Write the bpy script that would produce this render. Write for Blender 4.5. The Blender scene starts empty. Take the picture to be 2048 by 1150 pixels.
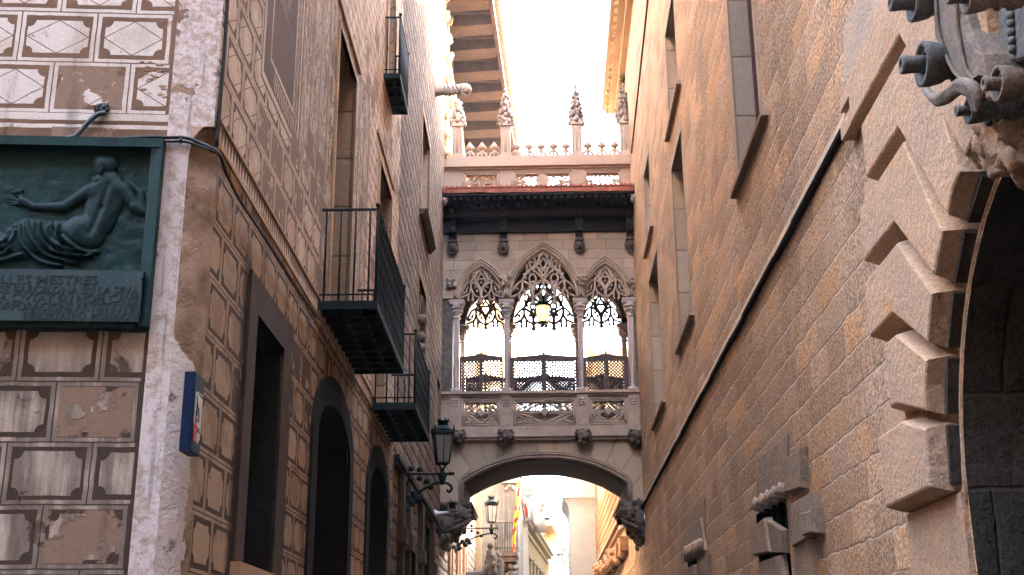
import bpy, bmesh, math, random
import numpy as np
from mathutils import Vector, Matrix, noise as mnoise
random.seed(7)
S = bpy.context.scene
COL = S.collection
# ---------------------------------------------------------------- camera
FPX, CX, CY = 2380.0, 1024.0, 575.0
EYE = np.array([0.0, 0.0, 1.6])
_vy = np.array([66.0, -760.0, -FPX]); _vy /= np.linalg.norm(_vy)
_h = FPX * FPX / 760.0
_vz = np.array([-0.007 * _h, _h, -FPX]); _vz -= _vy * _vy.dot(_vz); _vz /= np.linalg.norm(_vz)
_vx = np.cross(_vy, _vz)
CAMM = np.stack([_vx, _vy, _vz], 1)
cam = bpy.data.cameras.new('camera')
cam.sensor_width = 36.0
cam.lens = 36.0 * FPX / 2048.0
cam.clip_start = 0.05
cam.clip_end = 2000.0
camo = bpy.data.objects.new('camera', cam); COL.objects.link(camo)
camo.matrix_world = Matrix([[CAMM[0, i], CAMM[1, i], CAMM[2, i], EYE[i]] for i in range(3)] + [[0, 0, 0, 1]])
S.camera = camo
# ---------------------------------------------------------------- sky, sun, exposure
SUN = Vector((1.0, 0.42, 0.54)).normalized()
w = bpy.data.worlds.new('World'); S.world = w; w.use_nodes = True
wn = w.node_tree.nodes; wl = w.node_tree.links
sky = wn.new('ShaderNodeTexSky'); sky.sky_type = 'NISHITA'; sky.sun_disc = False
sky.sun_elevation = math.asin(SUN.z); sky.sun_rotation = math.atan2(SUN.x, SUN.y)
sky.dust_density = 4.0; sky.air_density = 1.0; sky.ozone_density = 1.0
hs = wn.new('ShaderNodeHueSaturation'); hs.inputs['Saturation'].default_value = 0.6      # hazy summer sky
wl.new(sky.outputs[0], hs.inputs['Color']); wl.new(hs.outputs[0], wn['Background'].inputs[0])
wn['Background'].inputs[1].default_value = 0.15
sl = bpy.data.lights.new('sun', 'SUN'); sl.energy = 3.0; sl.angle = math.radians(0.5); sl.color = (1.0, 0.91, 0.79)
so = bpy.data.objects.new('sun', sl); COL.objects.link(so)
so.rotation_euler = SUN.to_track_quat('Z', 'Y').to_euler(); so.location = (30, 20, 40)
S.view_settings.view_transform = 'Standard'; S.view_settings.look = 'None'
S.view_settings.exposure = 5.45; S.view_settings.gamma = 1.0
try:
    S.cycles.use_denoising = True; S.cycles.max_bounces = 14; S.cycles.diffuse_bounces = 10
    S.cycles.sample_clamp_indirect = 6.0; S.cycles.caustics_reflective = False; S.cycles.caustics_refractive = False
except Exception: pass
# ---------------------------------------------------------------- measuring helpers: photograph ray -> point on a wall
def ray(px, py): return CAMM.T @ np.array([px - CX, CY - py, -FPX])
class Frame:
    """a wall plane: u along it, z up, d out of it"""
    def __init__(s, P0, t, n, u0=0.0):
        s.P0 = np.array(P0, float); s.t = np.array(t, float); s.n = np.array(n, float); s.u0 = u0
    def p(s, u, z, d=0.0):
        q = s.P0 + s.t * (u - s.u0) + s.n * d
        return (q[0], q[1], z)
    def hit(s, px, py, d=0.0):
        r = ray(px, py); k = s.n.dot(s.P0 + s.n * d - EYE) / s.n.dot(r); q = EYE + r * k
        return (s.t.dot(q - s.P0 - s.n * d) + s.u0, q[2])
    def at(s, px, py, d=0.0): return s.p(*s.hit(px, py, d), d)
    def scale(s, px, py, d=0.0):           # metres per pixel (vertical) there
        return abs(s.hit(px, py - 5, d)[1] - s.hit(px, py + 5, d)[1]) / 10.0
D = 29.76
aL, aR = math.radians(-0.92), math.radians(0.53)
def _side(x0, a, s):
    t = np.array([math.sin(a) / math.cos(a), 1.0, 0]); n = np.array([s * math.cos(a), -s * math.sin(a), 0])
    return Frame((x0, D, 0), t, n, D)
LW = _side(-2.5, aL, 1.0)                 # left street wall, u = Y
RW = _side(2.5, aR, -1.0)                 # right street wall, u = Y
_aF = math.radians(5.0)
CORN = (-2.137, 7.12)
FF = Frame((CORN[0], CORN[1], 0), (math.cos(_aF), math.sin(_aF), 0), (math.sin(_aF), -math.cos(_aF), 0), 0.0)   # front of the corner house
BR = Frame((0, D, 0), (1, 0, 0), (0, -1, 0), 0.0)   # face of the bridge, u = X
def cross(Y): return Frame((0, Y, 0), (1, 0, 0), (0, -1, 0), 0.0)
# ---------------------------------------------------------------- mesh building
ROOTLOC = {}
class MB:
    def __init__(s): s.v = []; s.f = []; s.sm = []
    def add(s, vs, fs, smooth=False):
        b = len(s.v); s.v += [tuple(map(float, q)) for q in vs]
        for f in fs: s.f.append([b + i for i in f]); s.sm.append(smooth)
    def quad(s, a, b, c, d): s.add([a, b, c, d], [(0, 1, 2, 3)])
    def hexa(s, q):   # 8 corners: bottom ring 0-3, top ring 4-7
        s.add(q, [(0, 3, 2, 1), (4, 5, 6, 7), (0, 1, 5, 4), (1, 2, 6, 5), (2, 3, 7, 6), (3, 0, 4, 7)])
    def box(s, x0, x1, y0, y1, z0, z1):
        s.hexa([(x0, y0, z0), (x1, y0, z0), (x1, y1, z0), (x0, y1, z0), (x0, y0, z1), (x1, y0, z1), (x1, y1, z1), (x0, y1, z1)])
    def fbox(s, W, u0, u1, z0, z1, d0, d1):
        s.hexa([W.p(u0, z0, d0), W.p(u1, z0, d0), W.p(u1, z0, d1), W.p(u0, z0, d1), W.p(u0, z1, d0), W.p(u1, z1, d0), W.p(u1, z1, d1), W.p(u0, z1, d1)])
    def prism(s, a, b, smooth=False):   # two matching rings of 3-D points
        n = len(a)
        s.add(list(a) + list(b), [tuple(range(n))[::-1], tuple(range(n, 2 * n))] + [(i, (i + 1) % n, n + (i + 1) % n, n + i) for i in range(n)], smooth)
    def fpoly(s, W, pts, d0, d1, grow=0.0, shift=(0, 0)):   # (u,z) polygon from d0 (base, grown) to d1 (front)
        c = np.mean(np.array(pts), 0)
        base = [tuple(np.array(q) + (np.array(q) - c) / max(1e-6, np.linalg.norm(np.array(q) - c)) * grow + np.array(shift)) for q in pts]
        s.prism([W.p(u, z, d0) for u, z in base], [W.p(u, z, d1) for u, z in pts])
    def tube(s, pts, r, n=6, cap=True, smooth=True, flat=None, rot=0.3):
        P = [Vector(map(float, q)) for q in pts]
        P = [q for i, q in enumerate(P) if i == 0 or (q - P[i - 1]).length > 1e-5]
        if len(P) < 2: return
        rs = r if isinstance(r, (list, tuple)) else [r] * len(P)
        T = []
        for i in range(len(P)):
            a = P[max(0, i - 1)]; b = P[min(len(P) - 1, i + 1)]; T.append((b - a).normalized())
        up = Vector((0, 0, 1)) if abs(T[0].z) < 0.9 else Vector((1, 0, 0))
        if flat is not None: up = Vector(flat[0])
        N = T[0].cross(up).normalized(); vs = []
        for i, (q, t) in enumerate(zip(P, T)):
            if flat is not None: N = t.cross(up)
            else: N = N - t * N.dot(t)
            N = N.normalized() if N.length > 1e-6 else t.orthogonal().normalized()
            B = t.cross(N).normalized()
            k = flat[1] if flat is not None else 1.0
            for j in range(n):
                an = 2 * math.pi * j / n + rot
                vs.append(q + N * (math.cos(an) * rs[i]) + B * (math.sin(an) * rs[i] * k))
        fs = []
        for i in range(len(P) - 1):
            for j in range(n): fs.append((i * n + j, i * n + (j + 1) % n, (i + 1) * n + (j + 1) % n, (i + 1) * n + j))
        if cap: fs += [tuple(range(n))[::-1], tuple(range((len(P) - 1) * n, len(P) * n))]
        s.add(vs, fs, smooth)
    def lathe(s, prof, base, axis=(0, 0, 1), n=12, smooth=True, ref=None, rot=0.0):
        A = Vector(axis).normalized(); N = (Vector(ref) if ref else A.orthogonal()).normalized(); B = A.cross(N).normalized(); O = Vector(map(float, base))
        vs = []
        for r, hgt in prof:
            for j in range(n):
                an = 2 * math.pi * j / n + rot
                vs.append(O + A * hgt + N * (r * math.cos(an)) + B * (r * math.sin(an)))
        m = len(prof)
        fs = [(i * n + j, i * n + (j + 1) % n, (i + 1) * n + (j + 1) % n, (i + 1) * n + j) for i in range(m - 1) for j in range(n)]
        fs += [tuple(range(n))[::-1], tuple(range((m - 1) * n, m * n))]
        s.add(vs, fs, smooth)
    def ball(s, c, r, n=8, m=5, sq=(1, 1, 1), smooth=True, jit=0.0):
        vs = [(c[0], c[1], c[2] - r * sq[2])]
        for i in range(1, m):
            ph = -math.pi / 2 + math.pi * i / m
            for j in range(n):
                th = 2 * math.pi * j / n; k = 1 + random.uniform(-jit, jit)
                vs.append((c[0] + r * k * sq[0] * math.cos(ph) * math.cos(th), c[1] + r * k * sq[1] * math.cos(ph) * math.sin(th), c[2] + r * k * sq[2] * math.sin(ph)))
        vs.append((c[0], c[1], c[2] + r * sq[2]))
        fs = [(0, 1 + (j + 1) % n, 1 + j) for j in range(n)]
        for i in range(m - 2):
            for j in range(n): fs.append((1 + i * n + j, 1 + i * n + (j + 1) % n, 1 + (i + 1) * n + (j + 1) % n, 1 + (i + 1) * n + j))
        e = len(vs) - 1; o = 1 + (m - 2) * n
        fs += [(o + j, o + (j + 1) % n, e) for j in range(n)]
        s.add(vs, fs, smooth)
    def rock(s, c, r, seed=0, sq=(1, 1, 1), n=16, m=11, amp=.45, f=1.6):
        b0 = len(s.v); s.ball(c, r, n, m, sq); c = Vector(map(float, c))
        for i in range(b0, len(s.v)):
            d = Vector(s.v[i]) - c; u = d / r
            k = 1 + amp * mnoise.noise(u * f + Vector((seed * 7.3, seed, 0))) + amp * .5 * mnoise.noise(u * f * 2.7 + Vector((seed, 3.1, seed * 2))) + amp * .3 * mnoise.noise(u * f * 6 + Vector((1.7, seed, 9)))
            s.v[i] = tuple(c + d * k)
    def build(s, name, mat, parent=None, label=None, recalc=True):
        off = ROOTLOC.get(parent.name, (0, 0, 0)) if parent else (0, 0, 0)
        me = bpy.data.meshes.new(name)
        me.from_pydata([(a - off[0], b - off[1], c - off[2]) for a, b, c in s.v], [], s.f)
        me.polygons.foreach_set('use_smooth', s.sm)
        if recalc and len(s.f) < 60000:
            bm = bmesh.new(); bm.from_mesh(me); bmesh.ops.recalc_face_normals(bm, faces=bm.faces); bm.to_mesh(me); bm.free()
        me.materials.append(mat); me.update()
        o = bpy.data.objects.new(name, me); COL.objects.link(o)
        if parent: o.parent = parent; ROOTLOC[o.name] = off
        else: ROOTLOC[o.name] = (0, 0, 0)
        if label: o['label'] = label
        return o
def thing(name, label, cat, loc, group=None):
    o = bpy.data.objects.new(name, None); COL.objects.link(o); o.empty_display_size = 0.2
    o.location = loc; o['label'] = label; o['category'] = cat
    if group: o['group'] = group
    ROOTLOC[o.name] = tuple(loc); return o
def tag(o, label, cat, group=None):
    o['label'] = label; o['category'] = cat
    if group: o['group'] = group
    return o
def part_empty(name, parent, label=None):
    o = bpy.data.objects.new(name, None); COL.objects.link(o); o.parent = parent; o.empty_display_size = 0.1
    ROOTLOC[o.name] = ROOTLOC[parent.name]
    if label: o['label'] = label
    return o
def bez(p0, p1, p2, p3=None, n=8):
    out = []
    for i in range(n + 1):
        t = i / n; u = 1 - t
        if p3 is None: out.append(tuple(u * u * a + 2 * u * t * b + t * t * c for a, b, c in zip(p0, p1, p2)))
        else: out.append(tuple(u ** 3 * a + 3 * u * u * t * b + 3 * u * t * t * c + t ** 3 * e for a, b, c, e in zip(p0, p1, p2, p3)))
    return out
def smooth_path(pts, n=5):   # Catmull-Rom
    P = [np.array(q, float) for q in pts]; out = []
    for i in range(len(P) - 1):
        a = P[max(0, i - 1)]; b = P[i]; c = P[i + 1]; d = P[min(len(P) - 1, i + 2)]
        for k in range(n):
            t = k / n
            out.append(tuple(0.5 * ((2 * b) + (c - a) * t + (2 * a - 5 * b + 4 * c - d) * t * t + (3 * b - a - 3 * c + d) * t ** 3)))
    out.append(tuple(P[-1])); return out
def wall_cells(mb, W, u0, u1, z0, z1, holes, d=0.0):
    us = sorted({u0, u1, *[h[0] for h in holes], *[h[1] for h in holes]}); zs = sorted({z0, z1, *[h[2] for h in holes], *[h[3] for h in holes]})
    us = [u for u in us if u0 <= u <= u1]; zs = [z for z in zs if z0 <= z <= z1]
    for i in range(len(us) - 1):
        for j in range(len(zs) - 1):
            cu, cz = (us[i] + us[i + 1]) / 2, (zs[j] + zs[j + 1]) / 2
            if any(h[0] < cu < h[1] and h[2] < cz < h[3] for h in holes): continue
            mb.quad(W.p(us[i], zs[j], d), W.p(us[i + 1], zs[j], d), W.p(us[i + 1], zs[j + 1], d), W.p(us[i], zs[j + 1], d))
def reveal(mb, W, h, d0, d1):
    u0, u1, z0, z1 = h
    mb.quad(W.p(u0, z0, d0), W.p(u0, z0, d1), W.p(u0, z1, d1), W.p(u0, z1, d0)); mb.quad(W.p(u1, z0, d0), W.p(u1, z0, d1), W.p(u1, z1, d1), W.p(u1, z1, d0))
    mb.quad(W.p(u0, z0, d0), W.p(u0, z0, d1), W.p(u1, z0, d1), W.p(u1, z0, d0)); mb.quad(W.p(u0, z1, d0), W.p(u0, z1, d1), W.p(u1, z1, d1), W.p(u1, z1, d0))
def profile_wall(mb, W, top, us, low, d0, d1):   # wall whose lower edge follows low[i]
    n = len(us)
    for d in (d0, d1):
        for i in range(n - 1):
            mb.quad(W.p(us[i], low[i], d), W.p(us[i + 1], low[i + 1], d), W.p(us[i + 1], top, d), W.p(us[i], top, d))
    for i in range(n - 1):
        mb.quad(W.p(us[i], low[i], d0), W.p(us[i + 1], low[i + 1], d0), W.p(us[i + 1], low[i + 1], d1), W.p(us[i], low[i], d1))
    mb.quad(W.p(us[0], top, d0), W.p(us[-1], top, d0), W.p(us[-1], top, d1), W.p(us[0], top, d1))
    for i in (0, n - 1): mb.quad(W.p(us[i], low[i], d0), W.p(us[i], low[i], d1), W.p(us[i], top, d1), W.p(us[i], top, d0))
# ---------------------------------------------------------------- shader building
class V:
    def __init__(s, g, o): s.g = g; s.o = o
    def __add__(a, b): return a.g.m('ADD', a, b)
    def __radd__(a, b): return a.g.m('ADD', b, a)
    def __sub__(a, b): return a.g.m('SUBTRACT', a, b)
    def __rsub__(a, b): return a.g.m('SUBTRACT', b, a)
    def __mul__(a, b): return a.g.m('MULTIPLY', a, b)
    def __rmul__(a, b): return a.g.m('MULTIPLY', b, a)
    def __truediv__(a, b): return a.g.m('DIVIDE', a, b)
    def __gt__(a, b): return a.g.m('GREATER_THAN', a, b)
    def __lt__(a, b): return a.g.m('LESS_THAN', a, b)
    def abs(a): return a.g.m('ABSOLUTE', a)
    def floor(a): return a.g.m('FLOOR', a)
    def frac(a): return a.g.m('FRACT', a)
    def mod(a, b): return a.g.m('FLOORED_MODULO', a, b)
    def max(a, b): return a.g.m('MAXIMUM', a, b)
    def min(a, b): return a.g.m('MINIMUM', a, b)
class G:
    def __init__(s, name, rough=0.85, spec=0.25, metal=0.0):
        s.mat = bpy.data.materials.new(name); s.mat.use_nodes = True
        s.t = s.mat.node_tree; s.N = s.t.nodes; s.L = s.t.links; s.b = s.N['Principled BSDF']
        s.b.inputs['Roughness'].default_value = rough; s.b.inputs['Specular IOR Level'].default_value = spec; s.b.inputs['Metallic'].default_value = metal
        g = s.N.new('ShaderNodeNewGeometry'); sp = s.N.new('ShaderNodeSeparateXYZ'); s.L.new(g.outputs['Position'], sp.inputs[0])
        s.P = V(s, g.outputs['Position']); s.x = V(s, sp.outputs[0]); s.y = V(s, sp.outputs[1]); s.z = V(s, sp.outputs[2])
    def put(s, sock, v):
        if isinstance(v, V): s.L.new(v.o, sock)
        else:
            try: sock.default_value = v
            except Exception: sock.default_value = tuple(v) + (1.0,)
    def m(s, op, *a):
        n = s.N.new('ShaderNodeMath'); n.operation = op
        for i, v in enumerate(a): s.put(n.inputs[i], v)
        return V(s, n.outputs[0])
    def vec(s, x, y, z=0.0):
        n = s.N.new('ShaderNodeCombineXYZ')
        for i, v in enumerate((x, y, z)): s.put(n.inputs[i], v)
        return V(s, n.outputs[0])
    def noise(s, scale, detail=3.0, rough=0.55, vec=None, dist=0.0):
        n = s.N.new('ShaderNodeTexNoise'); s.L.new((vec or s.P).o, n.inputs['Vector'])
        n.inputs['Scale'].default_value = scale; n.inputs['Detail'].default_value = detail; n.inputs['Roughness'].default_value = rough; n.inputs['Distortion'].default_value = dist
        return V(s, n.outputs['Fac'])
    def vor(s, scale, vec=None, feat='F1', out='Distance'):
        n = s.N.new('ShaderNodeTexVoronoi'); n.feature = feat; s.L.new((vec or s.P).o, n.inputs['Vector']); n.inputs['Scale'].default_value = scale
        return V(s, n.outputs[out])
    def rnd(s, vec):
        n = s.N.new('ShaderNodeTexWhiteNoise'); n.noise_dimensions = '3D'; s.L.new(vec.o, n.inputs['Vector']); return V(s, n.outputs['Value'])
    def ss(s, v, a, b, lo=0.0, hi=1.0):
        n = s.N.new('ShaderNodeMapRange'); n.interpolation_type = 'SMOOTHSTEP'; s.put(n.inputs['Value'], v)
        n.inputs['From Min'].default_value = a; n.inputs['From Max'].default_value = b; n.inputs['To Min'].default_value = lo; n.inputs['To Max'].default_value = hi
        return V(s, n.outputs['Result'])
    def mix(s, f, a, b, mode='MIX'):
        n = s.N.new('ShaderNodeMix'); n.data_type = 'RGBA'; n.blend_type = mode; n.clamp_factor = True
        s.put(n.inputs[0], f)
        for i, v in ((6, a), (7, b)):
            if isinstance(v, V): s.L.new(v.o, n.inputs[i])
            else: n.inputs[i].default_value = tuple(v) + (1.0,)
        return V(s, n.outputs[2])
    def scalecol(s, c, f): return s.mix(1.0, c, s.vec(f, f, f), 'MULTIPLY')
    def done(s, col, bump=None, dist=0.01, strength=1.0, rough=None):
        s.put(s.b.inputs['Base Color'], col)
        if bump is not None:
            n = s.N.new('ShaderNodeBump'); n.inputs['Strength'].default_value = strength; n.inputs['Distance'].default_value = dist
            s.L.new(bump.o, n.inputs['Height']); s.L.new(n.outputs[0], s.b.inputs['Normal'])
        if rough is not None: s.put(s.b.inputs['Roughness'], rough)
        return s.mat
def speckle(name, c1, c2, c3=None, scale=3.0, fine=90.0, rough=0.9, bump=0.006, spec=0.2, metal=0.0):
    g = G(name, rough, spec, metal); a = g.noise(scale, 4); f = g.noise(fine, 3, 0.7)
    col = g.mix(g.ss(a, 0.35, 0.65), c1, c2)
    if c3: col = g.mix(g.ss(g.noise(scale * 2.3, 5, 0.65), 0.55, 0.72), col, c3)
    col = g.scalecol(col, g.ss(f, 0.3, 0.7, 0.72, 1.18))
    return g.done(col, f * 0.5 + g.noise(fine * 0.3, 4) * 1.2, bump)
def brick(g, u, v, H, Wd, jit=0.35, joint=0.012, wob=0.02, nscale=2.0):
    wn = g.noise(nscale, 3); v2 = v + (wn - 0.5) * wob * 2; u2 = u + (g.noise(nscale * 1.3, 3, vec=g.vec(g.z, g.y, g.x)) - 0.5) * wob * 2
    r = (v2 / H).floor(); fv = (v2 / H).frac()
    rr = g.rnd(g.vec(r, 3.7, 1.1)); cu = (u2 / (Wd * 1.0)) * (0.8 + rr * jit) + rr * 7.31
    c = cu.floor(); fu = cu.frac()
    eh = fv.min(1.0 - fv) * H; eu = fu.min(1.0 - fu) * Wd
    e = eh.min(eu)
    id1 = g.rnd(g.vec(r, c, 0.3)); id2 = g.rnd(g.vec(c, r, 5.7))
    return e, id1, id2, fu, fv
# ---------------------------------------------------------------- materials
def sgraffito(name, front):
    g = G(name, 0.9, 0.15)
    v = g.z
    if front: u = (g.x - CORN[0]) / math.cos(_aF)
    else: u = g.y - 7.12
    wob = (g.noise(9.0, 3) - 0.5) * 0.012
    u = u + wob; v = v + (g.noise(8.0, 3, vec=g.vec(g.z, g.x, g.y)) - 0.5) * 0.012
    up = v > 5.0
    H, Wd = 0.375, 0.5
    vv = v - 2.915 + up * (2.915 - 5.1)
    par = vv / H
    row = par.floor(); fv = par.frac()
    sh = (row + up).mod(2.0) * 0.5
    cu = (u + 0.33) / Wd + sh
    cell = cu.floor(); fu = cu.frac()
    ax = ((fu - 0.5) * Wd).abs(); ay = ((fv - 0.5) * H).abs()
    jl = (ax > Wd / 2 - 0.03).max(ay > H / 2 - 0.028)
    jd = (ax > Wd / 2 - 0.0045).max(ay > H / 2 - 0.0045)
    px, py, rn = 0.198 + (g.rnd(g.vec(row, cell, 4.4)) - 0.5) * 0.014, 0.128 + (g.rnd(g.vec(cell, row, 6.4)) - 0.5) * 0.014, 0.05
    dx = px - ax; dy = py - ay
    inn = (ax < px) * (ay < py) * (g.m('SQRT', dx * dx + dy * dy) > rn)
    dl = ((ax / px + ay / py) - 1.0).abs() < 0.03
    lite = jl.max(inn) * (1.0 - jd) * (1.0 - dl * inn * (up if front else up))
    r1 = g.rnd(g.vec(row, cell, 2.0 + up)); r2 = g.rnd(g.vec(cell, row, 9.0))
    gone = (r2 > 0.86) * g.ss(g.noise(5.0, 4, 0.6), 0.40, 0.46)
    lite = lite * (1.0 - gone * (ax < 0.215) * (ay < 0.15))
    if front:
        brown, brown2, pale, pale2 = (0.19, 0.115, 0.075), (0.13, 0.082, 0.056), (0.61, 0.56, 0.525), (0.43, 0.345, 0.27)
    else:
        brown, brown2, pale, pale2 = (0.125, 0.068, 0.042), (0.085, 0.048, 0.033), (0.54, 0.41, 0.295), (0.43, 0.295, 0.195)
    if front:   # borders and a bare strip above the plaque
        fr = (u > -0.325) * (u < -0.30); fr2 = (u > -0.285) * (u < -0.272)
        lite = lite * (1.0 - fr); lite = lite.max((u > -0.30) * (u < -0.285))
        band = (v > 4.86) * (v < 5.1); bl = ((v - 4.86) * 25.0).mod(2.0) > 0.75
        lite = lite * (1.0 - band) + band * bl * (v > 4.99)
    else:
        zz = (v > 4.97) * (v < 5.12)
        tri = ((u / 0.085).frac() - 0.5).abs() * 2.0 > (v - 4.97) / 0.15
        lite = lite * (1.0 - zz) + zz * tri
        Y = u + 7.12
        pan = (Y > 8.3) * (Y < 9.9) * (v > 6.02)
        pe = (Y - 8.3).min(9.9 - Y).min(v - 6.02)
        pl = (pe > 0.03) * (pe < 0.09) + (pe > 0.30) * (pe < 0.34) + (pe > 0.12) * (pe < 0.28) * (((Y + v) / 0.10).frac() > 0.62) * (Y > 8.75)
        lite = lite * (1.0 - pan) + pan * pl.min(1.0)
        orn = ((Y > 9.9) * (v > 6.02)).max((Y > 11.2) * (v > 5.12))
        wv = g.noise(1.0, 4, 0.6, vec=g.vec(u * 10.0, v * 1.5, 3.0), dist=1.6)
        leaf = ((wv * 7.0).frac() - 0.5).abs() > 0.2
        strip = ((Y - 9.9) / 0.46).frac()
        se = strip.min(1.0 - strip)
        ol = leaf * (se > 0.12) + (se > 0.05) * (se < 0.09)
        fs = (Y > 14.6).max((v > 8.9) * (Y > 12.0))
        sc_r = (v / 0.2).floor(); sc = ((v / 0.2).frac() > 0.13) * (((u + sc_r.mod(2.0) * 0.16) / 0.32).frac() > 0.09)
        ol = ol * (1.0 - fs) + fs * sc
        lite = lite * (1.0 - orn) + orn * ol.min(1.0)
    # worn plaster: panels lost in patches, streaks of rain
    lost = g.ss(g.noise(2.6, 5, 0.6, dist=0.6), 0.60, 0.66)
    lite = lite * (1.0 - lost * (0.8 if front else 0.45))
    streak = g.noise(1.0, 4, 0.6, vec=g.vec(u * 9.0, v * 0.9, 0.0))
    bl_ = g.ss(g.noise(1.7, 4), 0.35, 0.65)
    cb = g.mix(bl_, brown, brown2)
    wear = g.ss(g.noise(3.1, 4, 0.65), 0.42, 0.66)
    if front:   # the lower courses, in reach of the street, have yellowed and blackened
        age = g.ss(v + (streak - 0.5) * 1.2, 3.3, 3.9)
        cp = g.mix((1.0 - age) * 0.85, g.mix(wear * 0.55, pale, pale2), g.mix(g.ss(streak + (ax + ay) * 0.5, 0.44, 0.66), (0.40, 0.33, 0.27), (0.12, 0.09, 0.072))); cb = g.mix((1.0 - age) * 0.9, cb, (0.05, 0.036, 0.028))
    else: cp = g.mix(g.ss(wear * 0.7 + r1 * 0.7, 0.3, 1.1), pale, pale2)
    col = g.mix(gone * (ax < 0.22) * (ay < 0.155), g.mix(lite, cb, cp), (0.24, 0.165, 0.12) if front else (0.20, 0.125, 0.08))
    col = g.mix(g.ss(streak, 0.52, 0.72) * 0.5, col, (0.085, 0.055, 0.04))
    if not front:
        Y = u + 7.12
        lowz = g.ss(v, 4.86, 4.92, 1.0, 0.0)  # ochre lower storey, darkened further to paint in the street's low shade
        col = g.mix(lowz * 0.75, col, g.mix(lite, (0.055, 0.033, 0.022), g.mix(g.ss(wear + r1 * 0.5, 0.3, 1.1), (0.33, 0.215, 0.128), (0.205, 0.128, 0.078))))
        soot = g.ss((Y - 8.33).abs(), 0.02, 0.30, 1.0, 0.0).max(g.ss((Y - 10.05).abs(), 0.0, 0.22, 1.0, 0.0)) * g.ss(v, 4.3, 4.75, 1.0, 0.0)
        flake = g.noise(1.0, 4, 0.7, vec=g.vec(u * 30.0, v * 6.0, 1.0))
        col = g.mix((soot * 1.3 - flake * 0.75 + 0.1).min(1.0).max(0.0), col, (0.035, 0.026, 0.02))
        col = g.mix(soot * g.ss(flake, 0.60, 0.66), col, (0.5, 0.4, 0.32))
    col = g.mix(g.ss(g.vor(7.0), 0.05, 0.03) * 0.8, col, (0.03, 0.022, 0.018))
    f = g.noise(120.0, 3, 0.7)
    col = g.scalecol(col, g.ss(f, 0.3, 0.7, 0.82, 1.12))
    return g.done(col, lite * 0.5 + f * 0.5 + g.noise(22, 4) * 0.9 - lost * 0.8, 0.006, 1.0)
def ashlar(name, u, cols, H, Wd, grain=0.5, deep=0.02, joint=0.014, wob=0.02, jitter=0.5, jc=None, speck=55.0, streaks=0.4, bulge_k=0.6, vary=1.0, nscale=2.0):
    g = G(name, 0.93, 0.12)
    uu = {'x': g.x, 'y': g.y}[u]
    e, i1, i2, fu, fv = brick(g, uu, g.z, H, Wd, jitter, joint, wob, nscale)
    j = g.ss(e + (g.noise(14, 3) - 0.5) * 0.02, joint * 0.3, joint * 1.5)
    big = g.noise(0.55, 3); med = g.noise(2.2, 5, 0.62)
    c = g.mix(g.ss(i1 * 0.55 + big * 0.9 + med * 0.4, 0.65, 1.25), cols[0], cols[1])
    c = g.mix(g.ss(i2 * 0.6 + med * 0.8, 0.78, 1.15), c, cols[2])
    st = g.noise(1.0, 4, 0.6, vec=g.vec(g.x * 7.0 + g.y * 7.0, g.z * 0.7, 0.0))
    c = g.mix(g.ss(st, 0.53, 0.75) * streaks, c, cols[3])
    soot = g.ss(g.noise(0.42, 4, 0.6), 0.48, 0.66) * g.ss(g.noise(3.0, 5, 0.7), 0.3, 0.62)
    c = g.mix(soot * 0.45, c, cols[3])
    f = g.noise(speck, 4, 0.75); f2 = g.noise(speck * 0.35, 4, 0.7)
    c = g.scalecol(c, g.ss(f, 0.33, 0.68, 1.0 - grain * 0.55, 1.0 + grain * 0.3))
    c = g.scalecol(c, g.ss(i1 * 0.5 + i2 * 0.5, 0.1, 0.9, 1 - .15 * vary, 1 + .12 * vary))
    pits = g.ss(g.vor(speck * 0.3), 0.16, 0.08) * g.ss(f2, 0.5, 0.6)
    c = g.mix(pits * 0.7, c, (0.07, 0.045, 0.03))
    jm = g.ss(g.noise(1.5, 3), 0.4, 0.62)
    c = g.mix((1.0 - j) * 0.8, c, g.mix(jm, jc or (0.10, 0.065, 0.045), cols[4]))
    bulge = g.ss(e, 0.0, 0.09)
    return g.done(c, j * 0.7 + bulge * bulge_k + f2 * 1.3 + f * 0.6 + g.noise(7, 4) * 1.0 + i1 * 0.5, deep, 1.0)
M = {}
M['sg_front'] = sgraffito('sgraffito_plaster_front', True)
M['sg_side'] = sgraffito('sgraffito_plaster_side', False)
M['right'] = ashlar('warm_ashlar', 'y', [(0.53, 0.345, 0.215), (0.45, 0.315, 0.215), (0.58, 0.33, 0.155), (0.22, 0.185, 0.155), (0.46, 0.38, 0.31)], 0.272, 0.80, 1.35, 0.007, 0.009, 0.035, jc=(0.27, 0.195, 0.145), speck=42.0, bulge_k=0.25, vary=1.6, nscale=5.0)
M['rough'] = ashlar('rough_ashlar', 'y', [(0.38, 0.26, 0.185), (0.32, 0.235, 0.18), (0.48, 0.35, 0.26), (0.17, 0.125, 0.10), (0.16, 0.11, 0.08)], 0.27, 0.48, 1.0, 0.10, 0.034, 0.07, 0.7, (0.05, 0.035, 0.028), 40.0)
M['bridge'] = ashlar('bridge_ashlar', 'x', [(0.41, 0.335, 0.275), (0.37, 0.305, 0.255), (0.43, 0.325, 0.255), (0.25, 0.205, 0.17), (0.22, 0.165, 0.125)], 0.27, 0.55, 0.35, 0.004, 0.008, 0.0, 0.4, (0.13, 0.095, 0.075), 80.0)
M['carved'] = speckle('carved_limestone', (0.40, 0.325, 0.27), (0.32, 0.265, 0.225), (0.22, 0.185, 0.16), 3.0, 70)
M['shaft'] = speckle('pale_marble_shaft', (0.44, 0.38, 0.37), (0.38, 0.33, 0.325), None, 4.0, 90, 0.6, 0.003)
M['carved_dark'] = speckle('weathered_and_shade_dark_carving', (0.15, 0.12, 0.10), (0.09, 0.075, 0.07), None, 9.0, 60, 0.9, 0.01)
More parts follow.
